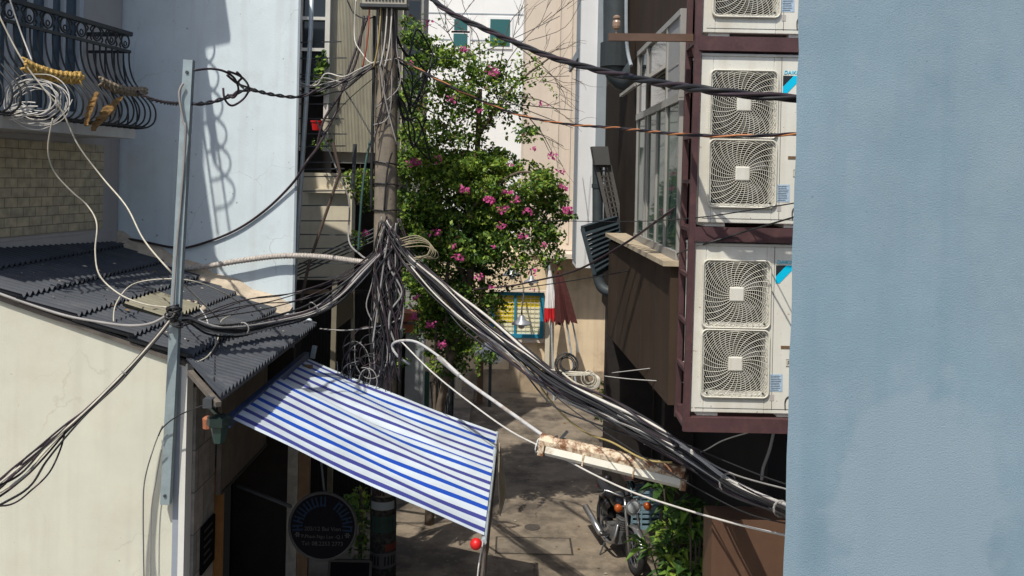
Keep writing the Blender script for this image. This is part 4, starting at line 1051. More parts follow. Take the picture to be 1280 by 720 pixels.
# plant pots on balcony
c = P(402, 163, 13.9); t = root('potted_plant', c, 'orange pots with small plants on the ladder shelf beside the pale pipe', 'plant')
def pot(b, c, r, h): b.lathe([(r*.7, 0), (r, h), (r*1.08, h), (r*1.08, h*.85)], c, n=16)
b = MB(); pot(b, c+Vector((-.08, 0, 0)), .09, .15); b.build('pot', red_plastic, t); b = MB(); pot(b, c+Vector((.08, -.03, .01)), .08, .17); b.build('pot', beige_post, t)

def leaves(b, c, rad, n, size, mats=(0, 1, 2), weights=(2, 4, 4), flat=.45, shell=False, droop=0):
    for _ in range(n):
        while True:
            v = Vector((rnd.uniform(-1, 1), rnd.uniform(-1, 1), rnd.uniform(-1, 1)))
            if v.length <= 1: break
        if shell: v = v.normalized()*rnd.uniform(.6, 1)
        p = Vector((c.x+v.x*rad[0], c.y+v.y*rad[1], c.z+v.z*rad[2]))
        nrm = Vector((rnd.gauss(0, 1), rnd.gauss(0, 1)-.3, rnd.gauss(0, 1)+flat*2)).normalized()
        a = nrm.cross(Vector((rnd.gauss(0, 1), rnd.gauss(0, 1), rnd.gauss(0, .6)-droop))).normalized(); w_ = nrm.cross(a)
        s = size*rnd.uniform(.65, 1.25); l = s; ww = s*.6
        mi_ = rnd.choices(mats, weights)[0]
        if len(mats) == 3 and rnd.random() < .03: mi_ = 3
        b.quad(p-a*l*.5, p+w_*ww*.5+nrm*s*.06, p+a*l*.5, p-w_*ww*.5+nrm*s*.06, m=mi_)
b = MB(); leaves(b, P(402, 90, 14.0)+Vector((0, 0, 0)), (.12, .1, .38), 160, .09); leaves(b, c+Vector((0, 0, -.2)), (.18, .08, .10), 70, .07); b.build('foliage', leaf_m, t)
# planter shrub left of pole
c = P(452, 232, 13.9); t = root('balcony_shrub', c, 'bushy green shrub growing over the balcony slab left of the concrete pole', 'shrub')
b = MB(); leaves(b, c, (.24, .3, .28), 420, .075, weights=(4, 4, 2)); leaves(b, P(440, 222, 13.9), (.2, .2, .14), 160, .07, weights=(5, 4, 1)); leaves(b, P(460, 250, 13.9), (.16, .2, .22), 160, .07); b.build('foliage', leaf_m, t)
b = MB()
for k in range(6): b.tube([c+Vector((rnd.uniform(-.1, .1), 0, -.3)), c+Vector((rnd.uniform(-.25, .25), rnd.uniform(-.1, .1), rnd.uniform(.1, .35)))], .008, 5)
b.build('stem', twig_m, t)
c = P(447, 300, 12.9); b = MB(); leaves(b, c, (.16, .2, .16), 130, .06, weights=(3, 4, 2)); fl = MB(); leaves(fl, P(457, 292, 12.85), (.06, .08, .05), 26, .06, (0,), (1,))
t = root('hanging_plant', c, 'small plant with a pink flower hanging left of the cable tangle', 'plant'); b.build('foliage', leaf_m, t); fl.build('flower', flower_m, t)
# town house behind the pole on its right
th = root('grey_town_house', (-1.9, 15.3, 0), 'grey town house strip seen just right of the concrete pole', 'building')
x0 = P(494, 100, 15.3).x; x1 = P(527, 100, 15.3).x; xm = P(503, 100, 15.3).x
b = MB(); b.box(x0-.5, xm, 15.3, 16.3, 0, 8.7); b.build('corner_pier', beige_post, th)
b = MB(); b.box(xm+.001, x1, 15.42, 16.3, 2.6, 8.7); b.build('wall', townhouse_m, th)
b = MB(); b.box(xm+.06, x1-.05, 15.40, 15.419, 6.75, 8.4); wq = b.build('window', dark_steel, th)
b = MB(); b.box(xm+.08, x1-.07, 15.395, 15.399, 6.8, 8.35); b.build('pane', dark_glass, wq)
b = MB()
for k in range(5): b.box(xm+.02+k*.07, xm+.035+k*.07, 15.36, 15.375, 5.2, 6.3)
b.build('window_bar', dark_steel, th)
b = MB(); b.box(xm+.001, x1-.2, 15.8, 16.3, 0, 2.59); b.build('ground_storey', shutter_dark, th)
# brick capped gate pillar, green gate
c = P(517, 498, 14.6); t = root('gate_pillar', (c.x, 14.6, 0), 'grey plastered gate pillar with terracotta brick cap right of the concrete pole', 'pillar')
zc = P(517, 404, 14.6).z
b = MB(); b.box(c.x-.14, c.x+.16, 14.5, 14.8, 0, zc); b.build('shaft', pillar_m, t)
b = MB(); b.box(c.x-.22, c.x+.20, 14.42, 14.88, zc+.06, zc+.19); b.box(c.x-.22, c.x+.02, 14.44, 14.86, zc-.13, zc-.002); b.build('brick_cap', terracotta, t)
g = root('green_gate', (c.x+.4, 14.9, 0), 'green metal gate with a dark lattice leaf beside the brick capped pillar', 'gate')
x0 = P(531, 480, 14.9).x
b = MB(); b.box(x0-.07, x0+.08, 14.85, 14.9, 0, 2.0); b.build('gate_leaf', green_door, g)
b = MB(); b.bar((x0+.1, 14.9, 1.8), (x0+.35, 16.8, 1.8), .03, .03); b.bar((x0+.1, 14.9, .2), (x0+.35, 16.8, .2), .03, .03)
for k in range(9):
    f = k/9; p = Vector((x0+.1, 14.9, 0)).lerp(Vector((x0+.35, 16.8, 0)), f); q = Vector((x0+.1, 14.9, 0)).lerp(Vector((x0+.35, 16.8, 0)), min(1, f+.33))
    b.tube([p+Vector((0, 0, .2)), q+Vector((0, 0, 1.8))], .012, 5); b.tube([q+Vector((0, 0, .2)), p+Vector((0, 0, 1.8))], .012, 5)
b.bar((x0+.35, 16.8, 0), (x0+.35, 16.8, 2.0), .06, .06, (0, 1, 0)); b.build('lattice_leaf', dark_steel, g)
# paving kerb by the far left
b = MB(); b.box(-3, P(590, 500, 20).x, 17.5, 21.7, 0, .12); tag(b.build('kerb_step', slab_m), kind='structure')

# ------------------------------------------------------------------ concrete utility pole
PX, PT = 481.5, 11.4
pb_ = P(478.5, 726, PT); pt_ = P(482.5, -10, PT); pb_.z = 0; ptop = pt_ + Vector((0, 0, 1.2))
up = root('utility_pole', pb_, 'grey concrete utility pole wrapped in cables left of the bougainvillea', 'utility pole')
b = MB(); N = 12
for i in range(N+1):
    f = i/N; c = pb_.lerp(ptop, f); hw = .168-.035*f
    for k in range(20):
        a = 2*PI*k/20; b.v.append(c+Vector((hw*math.cos(a), hw*math.sin(a), 0)))
for i in range(N):
    for k in range(20): b.face((i*20+k, i*20+(k+1) % 20, (i+1)*20+(k+1) % 20, (i+1)*20+k))
b.face([N*20+k for k in range(20)])
b.build('shaft', concrete, up, smooth=True)
def poleat(z): return pb_.lerp(ptop, z/ptop.z)
b = MB()
for py in (108, 131, 154, 62): 
    c = P(483, py, PT-.14); b.lathe([(.014, -.02), (.014, .004)], c, ax=(0, -1, 0), n=10)
b.build('bolt_hole', black_void, up)
for k, (py0, py1, mm) in enumerate(((700, 683, None),)): pass
def wrap(z0, z1, a0, a1, m, name):
    b = MB(); n = 24; c0 = poleat(z0); c1 = poleat(z1)
    for i in range(n+1):
        a = a0+(a1-a0)*i/n; r_ = wrap_r-.0025*(c0.z+c1.z)/2*0
        b.v.append(c0+Vector((r_*math.cos(a), r_*math.sin(a), 0))); b.v.append(c1+Vector((r_*math.cos(a), r_*math.sin(a), 0)))
    for i in range(n): b.face((2*i, 2*i+2, 2*i+3, 2*i+1))
    return b.build(name, m, up)
z_ = lambda py: P(480, py, PT-.16).z
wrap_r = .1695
wrap(.05, z_(622), 0, 2*PI, mat('pole_shade', (.035, .034, .033), rough=.9, var=.5, scale=18, c2=(.09, .085, .08), c2scale=9, c2amt=.7, spec=.1), 'shade_wrap')  # near-black wrap puts the awning's shade into the lower pole's colour
wrap_r = .1715
wrap(z_(711), z_(692), -PI*.95, -PI*.05, poster_white, 'pasted_poster'); wrap(z_(666), z_(646), -PI*.75, -PI*.08, poster_green, 'pasted_poster'); wrap(z_(690), z_(681), -PI*.4, -PI*.05, poster_red, 'pasted_poster'); wrap(z_(638), z_(628), -PI*.8, -PI*.15, grey_side, 'pasted_poster')
b = MB(); zz0, zz1 = z_(709), z_(694)
for k in range(9):
    a = -PI*.82+k*PI*.082; c = poleat(zz0); e = Vector((math.cos(a), math.sin(a), 0))*.1745; 
    if k == 4: continue
    b = MB(); b.bar(c+e+Vector((0, 0, .02)), c+e+Vector((0, 0, zz1-zz0-.02)), .022, .003, e); b.build('poster_digit', black_ink, up)
b = MB()
for k in range(5):
    a = -PI*.66+k*PI*.11; c = poleat(z_(664)); e = Vector((math.cos(a), math.sin(a), 0))*.1745; b.bar(c+e+Vector((0, 0, .03)), c+e+Vector((0, 0, .13)), .012, .003, e)
b.build('poster_print', sign_grey, up)
# junction box at the top
bxp = P(482, -12, PT-.25); t = root('junction_box', bxp, 'pale slatted junction box clamped high on the concrete pole', 'junction box')
wx = 27*PT/1100
b = MB(); b.box(bxp.x-wx, bxp.x+wx, bxp.y-.10, bxp.y+.08, P(482, 7, PT-.25).z, bxp.z+.5); b.build('box', mat('box_shell', (.36, .34, .28), var=.15), t)
b = MB()
for k in range(12): b.box(bxp.x-wx*.85+k*wx*.15, bxp.x-wx*.85+k*wx*.15+.025, bxp.y-.112, bxp.y-.101, P(482, 3, PT-.25).z, bxp.z+.4)
b.build('vent_slat', dark_steel, t)
b = MB(); b.box(bxp.x-wx*1.08, bxp.x+wx*1.05, bxp.y-.13, bxp.y+.09, P(482, 8, PT-.25).z-.03, P(482, 7, PT-.25).z-.001); b.build('base_flange', dark_steel, t)

# ------------------------------------------------------------------ cables
def cable(name, pts, r, m, lab, cat='cable', group=None, k=8, n=6):
    b = MB(); b.tube(smooth_path([P(*p) if not isinstance(p, Vector) else p for p in pts], k), r, n)
    return tag(b.build(name, m, smooth=True), lab, cat, group)
def twisted(name, pts, r, strands, mats, lab, turns_per_m=2.2, cat='cable', group=None):
    path = smooth_path([P(*p) for p in pts], 24)
    t = []; L_ = 0
    b = MB(); acc = [0]
    for i in range(1, len(path)): acc.append(acc[-1]+(path[i]-path[i-1]).length)
    for k in range(strands):
        q = []
        for i, p in enumerate(path):
            d = (path[min(i+1, len(path)-1)]-path[max(i-1, 0)]).normalized(); x = d.cross(Vector((0, 0, 1)))
            if x.length < .1: x = d.cross(Vector((0, 1, 0)))
            x.normalize(); y = x.cross(d); a = acc[i]*turns_per_m*2*PI+2*PI*k/strands
            q.append(p+(x*math.cos(a)+y*math.sin(a))*r*1.05)
        b.tube(q, r, 6, m=k % len(mats))
    return tag(b.build(name, mats, smooth=True), lab, cat, group)
twisted('twisted_cable', [(528, -12, 10.2), (560, 14, 9.8), (610, 38, 9.3), (680, 68, 8.6), (745, 87, 8.0), (820, 103, 7.2), (880, 112, 6.45), (940, 119, 6.4), (1000, 123, 6.4), (1060, 126, 6.5), (1160, 132, 7.55)], .017, 3, [cab_black, cab_dark, cab_black],
        'thick black twisted power cable crossing in front of the middle condenser unit', 1.1)
twisted('twisted_wire', [(496, 72, 11.2), (530, 90, 10.9), (580, 116, 10.4), (640, 141, 9.8), (700, 154, 9.2), (770, 160, 8.4), (850, 168, 7.0), (930, 170, 6.64), (1004, 167, 6.6), (1060, 165, 6.7), (1140, 166, 7.55)], .0075, 3, [cab_black, cab_orange, cab_dark],
        'thin copper and black twisted wire crossing below the thick cable', 2.0)
cable('service_wire', [(504, 76, 11.1), (560, 108, 10.6), (610, 128, 10.2), (660, 132, 10.0), (716, 138, 14.0)], .006, cab_black, 'thin dark wire running to the white corner building below the twisted wire')
cable('service_wire', [(620, 120, 10.6), (660, 138, 11.0), (716, 160, 15.5)], .006, cab_black, 'lower thin dark wire running to the white corner building')
twisted('twisted_cable', [(165, 109, 11.0), (182, 121, 10.5), (205, 128, 9.8), (236, 130, 8.5), (262, 128, 8.8), (285, 121, 9.2), (310, 112, 9.6), (340, 118, 10.2), (372, 121, 10.7), (400, 112, 10.9), (425, 104, 11.0), (468, 84, 11.2)], .012, 2, [cab_black, cab_dark, cab_grey],
        'dark twisted cable from the balcony past the square post to the pole', 2.4)
# knot of the twisted cable and its looped end
b = MB()
for pts in ([(243, 88, 8.35), (262, 86, 8.5), (280, 89, 8.6), (293, 98, 8.8), (298, 112, 9.0), (292, 122, 9.1), (284, 118, 9.1)], [(285, 89, 8.6), (300, 95, 8.8), (309, 104, 9.2), (312, 114, 9.5)],
            [(279, 110, 9.0), (281, 124, 9.0), (290, 132, 9.1), (304, 124, 9.2), (312, 112, 9.4)], [(284, 94, 8.8), (296, 104, 9.0), (306, 108, 9.3), (318, 112, 9.7)], [(296, 90, 8.7), (302, 97, 8.8), (298, 103, 8.9), (304, 110, 9.2)]):
    b.tube(smooth_path([P(*p) for p in pts], 6), .012, 6)
tag(b.build('cable_loop', cab_dark, smooth=True), 'looped knot of dark cable tied to the top of the square post', 'cable')
# square galvanised post in front of the cream wall
p_t = P(236, 75, 8.42); p_b = P(207, 630, 8.5)
t = root('square_post', p_b, 'tall square galvanised steel post fixed to the cream gable wall', 'post')
b = MB(); d = (p_t-p_b).normalized()
sx = d.cross(Vector((0, 1, 0))).normalized(); sy = Vector((0, 1, 0))
L1 = (p_t-p_b).length
b.obox((p_t+p_b)/2+sy*-.02, (L1/2, .005, .045), (d, sy, sx)); b.obox((p_t+p_b)/2+sy*.015-sx*-.042 , (L1/2, .03, .004), (d, sy, sx))
b.obox((p_t+p_b)/2+sy*.015+sx*-.042 , (L1/2, .03, .004), (d, sy, sx))
b.build('channel', galv, t)
b = MB(); b.lathe([(.016, 0), (.016, .012)], p_b+d*.09+sy*-.025, ax=(0, -1, 0), n=6); b.lathe([(.016, 0), (.016, .012)], p_t-d*.12+sy*-.025, ax=(0, -1, 0), n=6); b.build('bolt', dark_steel, t)
b = MB(); b.bar(p_b+d*1.6+sy*.03, p_b+d*1.6+sy*.11, .05, .05); b.bar(p_b+d*.1+sy*.03, p_b+d*.1+sy*.11, .05, .05); b.build('wall_fixing', galv, t)
cable('conduit_hose', [(229, 104, 8.36), (224, 118, 8.36), (229, 150, 8.36), (232, 165, 8.36), (228, 230, 8.4), (221, 310, 8.4), (216, 390, 8.4)], .012, cab_grey, 'grey hose running down the edge of the square post', 'hose')
# thick armoured pale hose on the white wall
b = MB(); hp = smooth_path([W(140, 308, .15), W(160, 314, .15), W(200, 330, .15), W(240, 335, .15), W(300, 326, .14), W(350, 320, .12), P(400, 321, 11.4), P(440, 326, 11.3), P(470, 330, 11.2)], 14)
b.tube(hp, .035, 10)
for i in range(0, len(hp)-1, 1):
    c = hp[i].lerp(hp[i+1], .5); d = (hp[i+1]-hp[i]).normalized(); b.ring(c, .036, .006, d, 10, 4)
tag(b.build('braided_hose', mat('braided_sheath', (.42, .38, .34), var=.35, scale=30, bump=.4), smooth=True), 'thick pale braided hose along the white wall to the pole', 'hose')
# wall cables
cable('wall_cable', [W(147, 298), W(170, 300), W(214, 309), W(240, 308), W(290, 290), W(330, 264), W(365, 230, .05), (385, 200, 11.5), (398, 182, 11.9), (420, 140, 12.3), (428, 110, 12.2), (460, 20, 12.4)], .017, cab_dark, 'dark cable bowed along the white wall up to the steel bars')
cable('loose_cable', [(66, 148, 9.0), (60, 186, 9.1), (68, 215, 9.2), (90, 240, 9.3), (110, 258, 9.4), (121, 280, 9.3), (119, 315, 9.2), (125, 345, 9.1), (150, 368, 9.0), (180, 380, 8.8), (208, 384, 8.5)], .0085, cab_cream, 'cream cord looping from the balcony coil across the roof to the post')
cable('loose_cable', [(-2, 18, 8.9), (26, 72, 8.95), (58, 115, 9.0), (78, 140, 9.1), (98, 182, 9.2), (128, 222, 9.3), (158, 258, 9.0), (180, 300, 8.8), (212, 338, 8.5), (236, 362, 9.0), (262, 387, 9.3), (274, 400, 9.6)], .009, cab_cream, 'cream cord descending from the balcony rail diagonally across to the roof')
cable('loose_cable', [(10, -8, 9.1), (26, 40, 9.2), (40, 76, 9.15)], .008, cab_pale, 'pale cord hanging at the far left end of the balcony rail')
cable('loose_cable', [(146, 416, 8.75), (142, 400, 8.75), (146, 378, 8.9), (165, 356, 9.3), (200, 349, 9.4), (240, 351, 9.5), (275, 364, 9.8), (300, 380, 10.2), (292, 392, 10.0), (276, 402, 9.6), (272, 425, 9.2), (260, 445, 8.7), (243, 454, 8.45)], .0075, cab_cream, 'cream cord making a wide arc over the dark roof to the cream wall corner')
cable('grey_drop_cable', [(-20, 360, 8.53), (30, 378, 8.53), (80, 394, 8.53), (120, 402, 8.53), (160, 407, 8.5), (190, 404, 8.4), (212, 392, 8.35)], .015, cab_grey, 'grey cable running along the top of the cream gable wall to the post')
cable('roof_wire', [(208, 415, 8.4), (225, 422, 9.0), (232, 424, 9.0)], .008, cab_pale, 'short pale wire end sticking out beside the post')
cable('roof_wire', [(250, 385, 9.9), (258, 398, 9.8), (262, 413, 9.65), (264, 417, 9.6)], .007, cab_pale, 'short pale wire end with a plug lying on the dark roof')
# cable bundles as single things with strands
def bundle(name, lab, path, n, spread, radii, mats, seed, ties=(), cat='cable bundle', taper=None, wob=1.0):
    r2 = random.Random(seed); path3 = [P(*p) for p in path]
    t = root(name, path3[0], lab, cat)
    for k in range(n):
        ox, oy, oz = r2.gauss(0, 1), r2.gauss(0, .6), r2.gauss(0, 1); pts = []
        for i, p in enumerate(path3):
            sp = spread[i] if isinstance(spread, (list, tuple)) else spread
            pts.append(p+Vector((ox+r2.gauss(0, .35)*wob, oy, oz+r2.gauss(0, .35)*wob))*sp)
        b = MB(); b.tube(smooth_path(pts, 7), r2.choice(radii), 6); b.build('strand', mats[k % len(mats)] if k < len(mats) else r2.choice(mats), t, smooth=True)
    for f in ties:
        i = int(f); c = path3[i].lerp(path3[min(i+1, len(path3)-1)], f-i); d = (path3[min(i+1, len(path3)-1)]-path3[i]).normalized()
        sp = spread[i] if isinstance(spread, (list, tuple)) else spread
        b = MB(); b.ring(c, sp*1.9, .008, d, 14, 5); b.build('tie', cab_grey, t)
    return t
mains = [cab_black, cab_black, cab_pale, cab_dark, cab_black, cab_pale, cab_dark, cab_black, cab_black, cab_dark]
main_path = [(484, 278, 11.18), (497, 300, 11.1), (515, 325, 11.0), (555, 362, 10.6), (610, 410, 10.1), (660, 450, 9.6), (705, 482, 9.2), (760, 510, 8.8), (810, 539, 8.4), (860, 569, 7.9), (915, 607, 7.3), (978, 637, 6.5), (1010, 646, 4.6), (1030, 645, 3.35)]
bundle('cable_bundle', 'heavy bundle of black and grey cables sweeping from the pole to the blue wall', main_path, 18, [.03, .035, .04, .05, .055, .055, .05, .05, .045, .04, .03, .02, .02, .02], [.010, .012, .014, .016, .009], mains, 3, ties=(9.9, 10.97))
bundle('cable_bundle', 'bundle of pale strands looping below the main bundle near the far wall lamp', [(520, 335, 10.9), (552, 372, 10.6), (585, 405, 10.3), (632, 436, 9.9), (655, 455, 9.7), (695, 490, 9.3), (745, 520, 9.0), (800, 538, 8.5), (845, 560, 8.0)], 8, [.03, .04, .05, .05, .05, .07, .08, .05, .03], [.009, .012], [cab_pale, cab_black, cab_grey, cab_dark], 5)
bundle('cable_bundle', 'dark bundle of cables stretched from the square post across the roof to the pole', [(213, 400, 8.35), (235, 398, 8.7), (262, 409, 9.0), (300, 412, 9.5), (340, 402, 10.1), (385, 390, 10.6), (420, 370, 10.9), (452, 340, 11.1), (486, 305, 11.15)], 13, [.015, .022, .03, .035, .04, .045, .045, .045, .04], [.011, .013, .016], [cab_black, cab_black, cab_dark, cab_grey, cab_black, cab_pale], 9, ties=(3.1, 5.2))
bundle('cable_bundle', 'thin upper wires from the square post to the frame behind the roof', [(222, 408, 8.35), (262, 392, 9.3), (310, 380, 10.3), (360, 370, 11.2), (420, 352, 11.2), (470, 320, 11.2)], 5, [.01, .03, .05, .06, .06, .05], [.007], [cab_black, cab_dark], 12)
bundle('cable_bundle', 'fan of dark cables dropping from the square post to the lower left', [(219, 390, 8.33), (200, 415, 8.3), (170, 450, 8.2), (145, 477, 8.1), (110, 510, 7.9), (78, 538, 7.7), (45, 568, 7.4), (15, 595, 7.1), (-30, 625, 6.8), (-150, 690, 6.0), (-420, 740, 4.5)], 9, [.008, .012, .014, .016, .018, .03, .06, .075, .08, .08, .08], [.0085, .010], [cab_dark, cab_dark, cab_black, cab_dark, cab_cream], 21, ties=(2.6,), wob=.5)
cable('sagging_wire', [(82, 535, 7.7), (76, 560, 7.6), (62, 590, 7.5), (40, 612, 7.4), (15, 630, 7.2), (-25, 636, 7.0), (-160, 670, 6.2), (-430, 735, 4.5)], .008, cab_dark, 'single dark wire sagging below the fan of cables at the lower left')
# wraps at the post
b = MB()
for k in range(9): 
    c = P(216+rnd.uniform(-4, 5), 398+rnd.uniform(-14, 8), 8.36); b.ring(c, rnd.uniform(.05, .075), .009, Vector((rnd.gauss(0, .5), rnd.gauss(0, .3), 1)), 14, 5)
tag(b.build('cable_wrap', cab_black, smooth=True), 'black cables wound round the square post at roof height', 'cable')
for pts, lab in (([(203, 532, 8.4), (192, 560, 8.45), (181, 600, 8.5), (179, 640, 8.5), (180, 730, 8.5)], 'outer thin grey wire hanging down the cream gable wall beside the post'),
                 ([(202, 560, 8.4), (195, 600, 8.5), (189, 640, 8.5), (188, 730, 8.5)], 'inner thin grey wire hanging down the cream gable wall beside the post'),
                 ([(275, 497, 7.9), (250, 508, 8.2), (222, 520, 8.35), (204, 534, 8.4), (198, 545, 8.4)], 'thin dark wire from the roof corner to the square post')):
    cable('thin_wire', pts, .0065, cab_grey if 'grey' in lab else cab_black, lab, 'wire')
cable('thin_wire', [(281, 405, 9.6), (270, 435, 9.1), (268, 470, 8.2), (266, 490, 8.0)], .007, cab_black, 'thin dark wire lying across the lap of the dark roof', 'wire')
# cables round the lamp arm
cable('pale_cord', [(500, 425, 11.0), (540, 465, 10.6), (590, 505, 10.2), (640, 540, 9.7), (690, 565, 9.2), (740, 592, 8.7), (790, 615, 8.3), (850, 635, 7.8), (920, 655, 7.2), (985, 670, 6.6)], .0095, cab_pale, 'single pale cord sagging below the fluorescent lamp to the right', 'cord')
cable('yellow_cord', [(540, 355, 10.8), (560, 380, 10.6), (600, 420, 10.3), (655, 452, 9.9), (680, 490, 9.6), (705, 520, 9.3), (735, 542, 9.1), (765, 553, 8.8), (805, 574, 8.4), (840, 578, 8.1)], .010, cab_yellow, 'yellowish cord winding beneath the main cable bundle', 'cord')
cable('brace_cable', [(638, 352, 12.5), (600, 356, 12.0), (660, 353, 12.0), (720, 338, 11), (780, 305, 9.6), (830, 270, 8.2), (858, 251, 7.55)][2:], .013, cab_dark, 'dark cable climbing across the window bay to the maroon rack')
cable('brace_cable', [(590, 362, 12.6), (640, 357, 12.3), (660, 353, 12.0)], .013, cab_dark, 'dark cable end emerging from the bougainvillea leaves')
cable('thin_wire', [(640, 362, 12.5), (720, 350, 11), (800, 335, 9.5), (860, 312, 7.3), (930, 290, 7.0), (1004, 268, 6.4)], .007, cab_black, 'thin dark wire crossing the rack in front of the lower shelf', 'wire')
cable('thin_wire', [(600, 275, 13), (690, 276, 11.5), (780, 277, 10), (860, 273, 7.2), (930, 264, 7.0), (1004, 252, 6.4)], .005, cab_black, 'thin level wire crossing the window bay to the middle condenser unit', 'wire')
for pts, lab in (([(765, 466, 9.5), (800, 462, 8.8), (830, 458, 8.0), (855, 452, 7.5)], 'upper thin pale wire stretched under the brown bay'), ([(755, 470, 9.5), (790, 474, 8.8), (855, 478, 7.5)], 'lower thin pale wire stretched under the brown bay')):
    cable('thin_wire', pts, .005, cab_pale, lab, 'wire')
cable('thin_wire', [(805, 555, 8.6), (840, 560, 8.3), (872, 566, 7.9), (905, 550, 7.5), (945, 538, 7.3)], .006, cab_pale, 'thin pale wire rising from the bundle to the rack underside', 'wire')
cable('drain_hose', [(967, 540, 7.5), (962, 562, 7.5), (954, 585, 7.5), (952, 600, 7.5)], .013, cab_grey, 'short grey drain hose hanging below the rack', 'hose')
cable('thin_wire', [(790, 520, 8.6), (850, 555, 8.0), (910, 590, 7.3), (985, 612, 6.6)], .007, cab_grey, 'single grey wire running above the main bundle', 'wire')
# coils hooked on the bundle
b = MB()
for k in range(5):
    c = P(708+rnd.uniform(-3, 3), 455+rnd.uniform(-2, 2), 9.3); b.ring(c, .075+.012*k, .007, Vector((rnd.gauss(0, .25), -1, rnd.gauss(0, .2)+.3)), 18, 5)
tag(b.build('wire_coil', cab_black, smooth=True), 'small black wire coil standing on the main cable bundle', 'cable coil')
b = MB()
for k in range(3): b.tube(smooth_path([P(685+6*k, 462+k*3, 9.35), P(715, 465+k*2, 9.25), P(738, 467+k, 9.2), P(749-k, 473, 9.15), P(747-k, 483-k, 9.15), P(735, 486-k, 9.15), P(718, 478, 9.15), P(703, 466, 9.2)], 7), .011, 6)
for k in range(3): b.ring(P(735+rnd.uniform(-2, 2), 472+rnd.uniform(-2, 2), 9.15), .05+.014*k, .0045, Vector((rnd.gauss(0, .35), -1, rnd.gauss(.2, .3))), 16, 5)
tag(b.build('cord_coil', cab_cream, smooth=True), 'coil of cream cord looped beside the main cable bundle', 'cord')
b = MB()
for k in range(6): b.tube(smooth_path([P(503+rnd.uniform(-4, 4), 299+k*2, 11.0), P(520+2*k, 294+k*2.6+rnd.uniform(-2, 2), 10.95), P(537+k*1.6, 303+k*2+rnd.uniform(-2, 2), 10.9), P(536+k*2-rnd.uniform(0, 5), 318+k, 10.85+.02*k), P(520+rnd.uniform(-4, 4), 322+rnd.uniform(-3, 3), 10.9)], 6), .0065, 5)
tag(b.build('cord_coil', mat('dull_cord', (.30, .26, .17), var=.2), smooth=True), 'beige loops of cord beside the pole just above the bundle', 'cord')
# tangle around the pole
def tangle(name, lab, specs, cat='cable tangle'):
    t = None
    for k, (pts, r_, m) in enumerate(specs):
        P3 = smooth_path([P(*p) for p in pts], 6)
        if t is None: t = root(name, P3[0], lab, cat)
        b = MB(); b.tube(P3, r_, 5); b.build('strand', m, t, smooth=True)
    return t
r3 = random.Random(31)
specs = []
for k in range(50):
    m = r3.choice([cab_black, cab_black, cab_dark, cab_black, cab_black, cab_dark, cab_black, cab_black, cab_grey, cab_grey])
    x0 = r3.uniform(472, 500); y0 = r3.uniform(268, 305); x1 = r3.uniform(462, 505); y1 = r3.uniform(330, 380); x2 = r3.uniform(464, 502); y2 = r3.uniform(400, 480)
    sgn = r3.choice((-1, 1)); z = PT-.2-r3.uniform(0, .12)
    specs.append(([(x0, y0, z), (x0+r3.uniform(-14, 14), (y0+y1)/2, z), (x1, y1, z), ((x1+x2)/2+r3.uniform(-12, 12), (y1+y2)/2, z), (x2, y2, z)], r3.uniform(.006, .016), m))
tangle('cable_tangle', 'dense tangle of black and grey cables hanging down the concrete pole', specs)
specs = []
for k in range(9):
    x = r3.uniform(466, 496); z = PT-.18-r3.uniform(0, .08)
    specs.append(([(x, 8, z), (x+r3.uniform(-4, 4), 60, z), (x+r3.uniform(-8, 8), 120+r3.uniform(-30, 30), z), (r3.choice((465, 467, 496, 470)), r3.uniform(130, 190), z)], r3.uniform(.005, .009), r3.choice([cab_black, cab_dark, cab_grey])))
for x, m in ((462, cab_red), (476, cab_yellow), (484, cab_pale), (490, cab_pale)):
    specs.append(([(x, 8, 11.1), (x-1, 30, 11.08), (x-4, 60, 11.08), (x-9, 84, 11.1)], .010, m))
tangle('cable_tangle', 'cables dropping out of the junction box at the top of the pole', specs)
specs = []
for k in range(22):
    a = r3.uniform(0, 2*PI); x = 455+r3.uniform(-14, 10); y = 460+r3.uniform(-25, 25); R1 = r3.uniform(8, 26); z = 11.15+r3.uniform(-.1, .1)
    specs.append(([(x+R1*math.cos(a+q*.8), y+R1*1.5*math.sin(a+q*.8), z) for q in range(r3.randint(5, 8))], r3.uniform(.005, .008), r3.choice([cab_black, cab_dark, cab_black, cab_black, cab_grey])))
tangle('cable_tangle', 'loose loops of cable hanging left of the pole above the awning', specs)
specs = []
for k in range(16):
    x = r3.uniform(465, 486); z = PT-.2; specs.append(([(x, 455+r3.uniform(-60, 0), z), (x+r3.uniform(-5, 3), 500, z), (x+r3.uniform(-6, 2), 545, z), (470+r3.uniform(-4, 10), 620, z)], r3.uniform(.008, .014), r3.choice([cab_black, cab_dark, cab_black])))
tangle('cable_tangle', 'black cables running down the lower pole behind the awning', specs)
specs = []
for k in range(13):
    y0 = r3.uniform(20, 150); z = 11.35
    specs.append(([(496, y0, z), (510+r3.uniform(-4, 8), y0+r3.uniform(10, 60), z+.2), (520+r3.uniform(-6, 6), y0+r3.uniform(-20, 70), z+.4), (533+r3.uniform(0, 14), y0+r3.uniform(-30, 90), z+.8)], r3.uniform(.007, .014), cab_black))
tangle('cable_tangle', 'black drooping wires between the upper pole and the bougainvillea', specs)
cable('pole_conduit', [(468, 20, 11.3), (467, 90, 11.3), (465, 190, 11.3), (464, 262, 11.35)], .022, cab_black, 'black conduit fixed down the left edge of the pole', 'conduit')
cable('pole_conduit', [(490, 190, 11.22), (484, 215, 11.22), (480, 262, 11.22)], .012, cab_black, 'thin black conduit down the middle of the pole face', 'conduit')
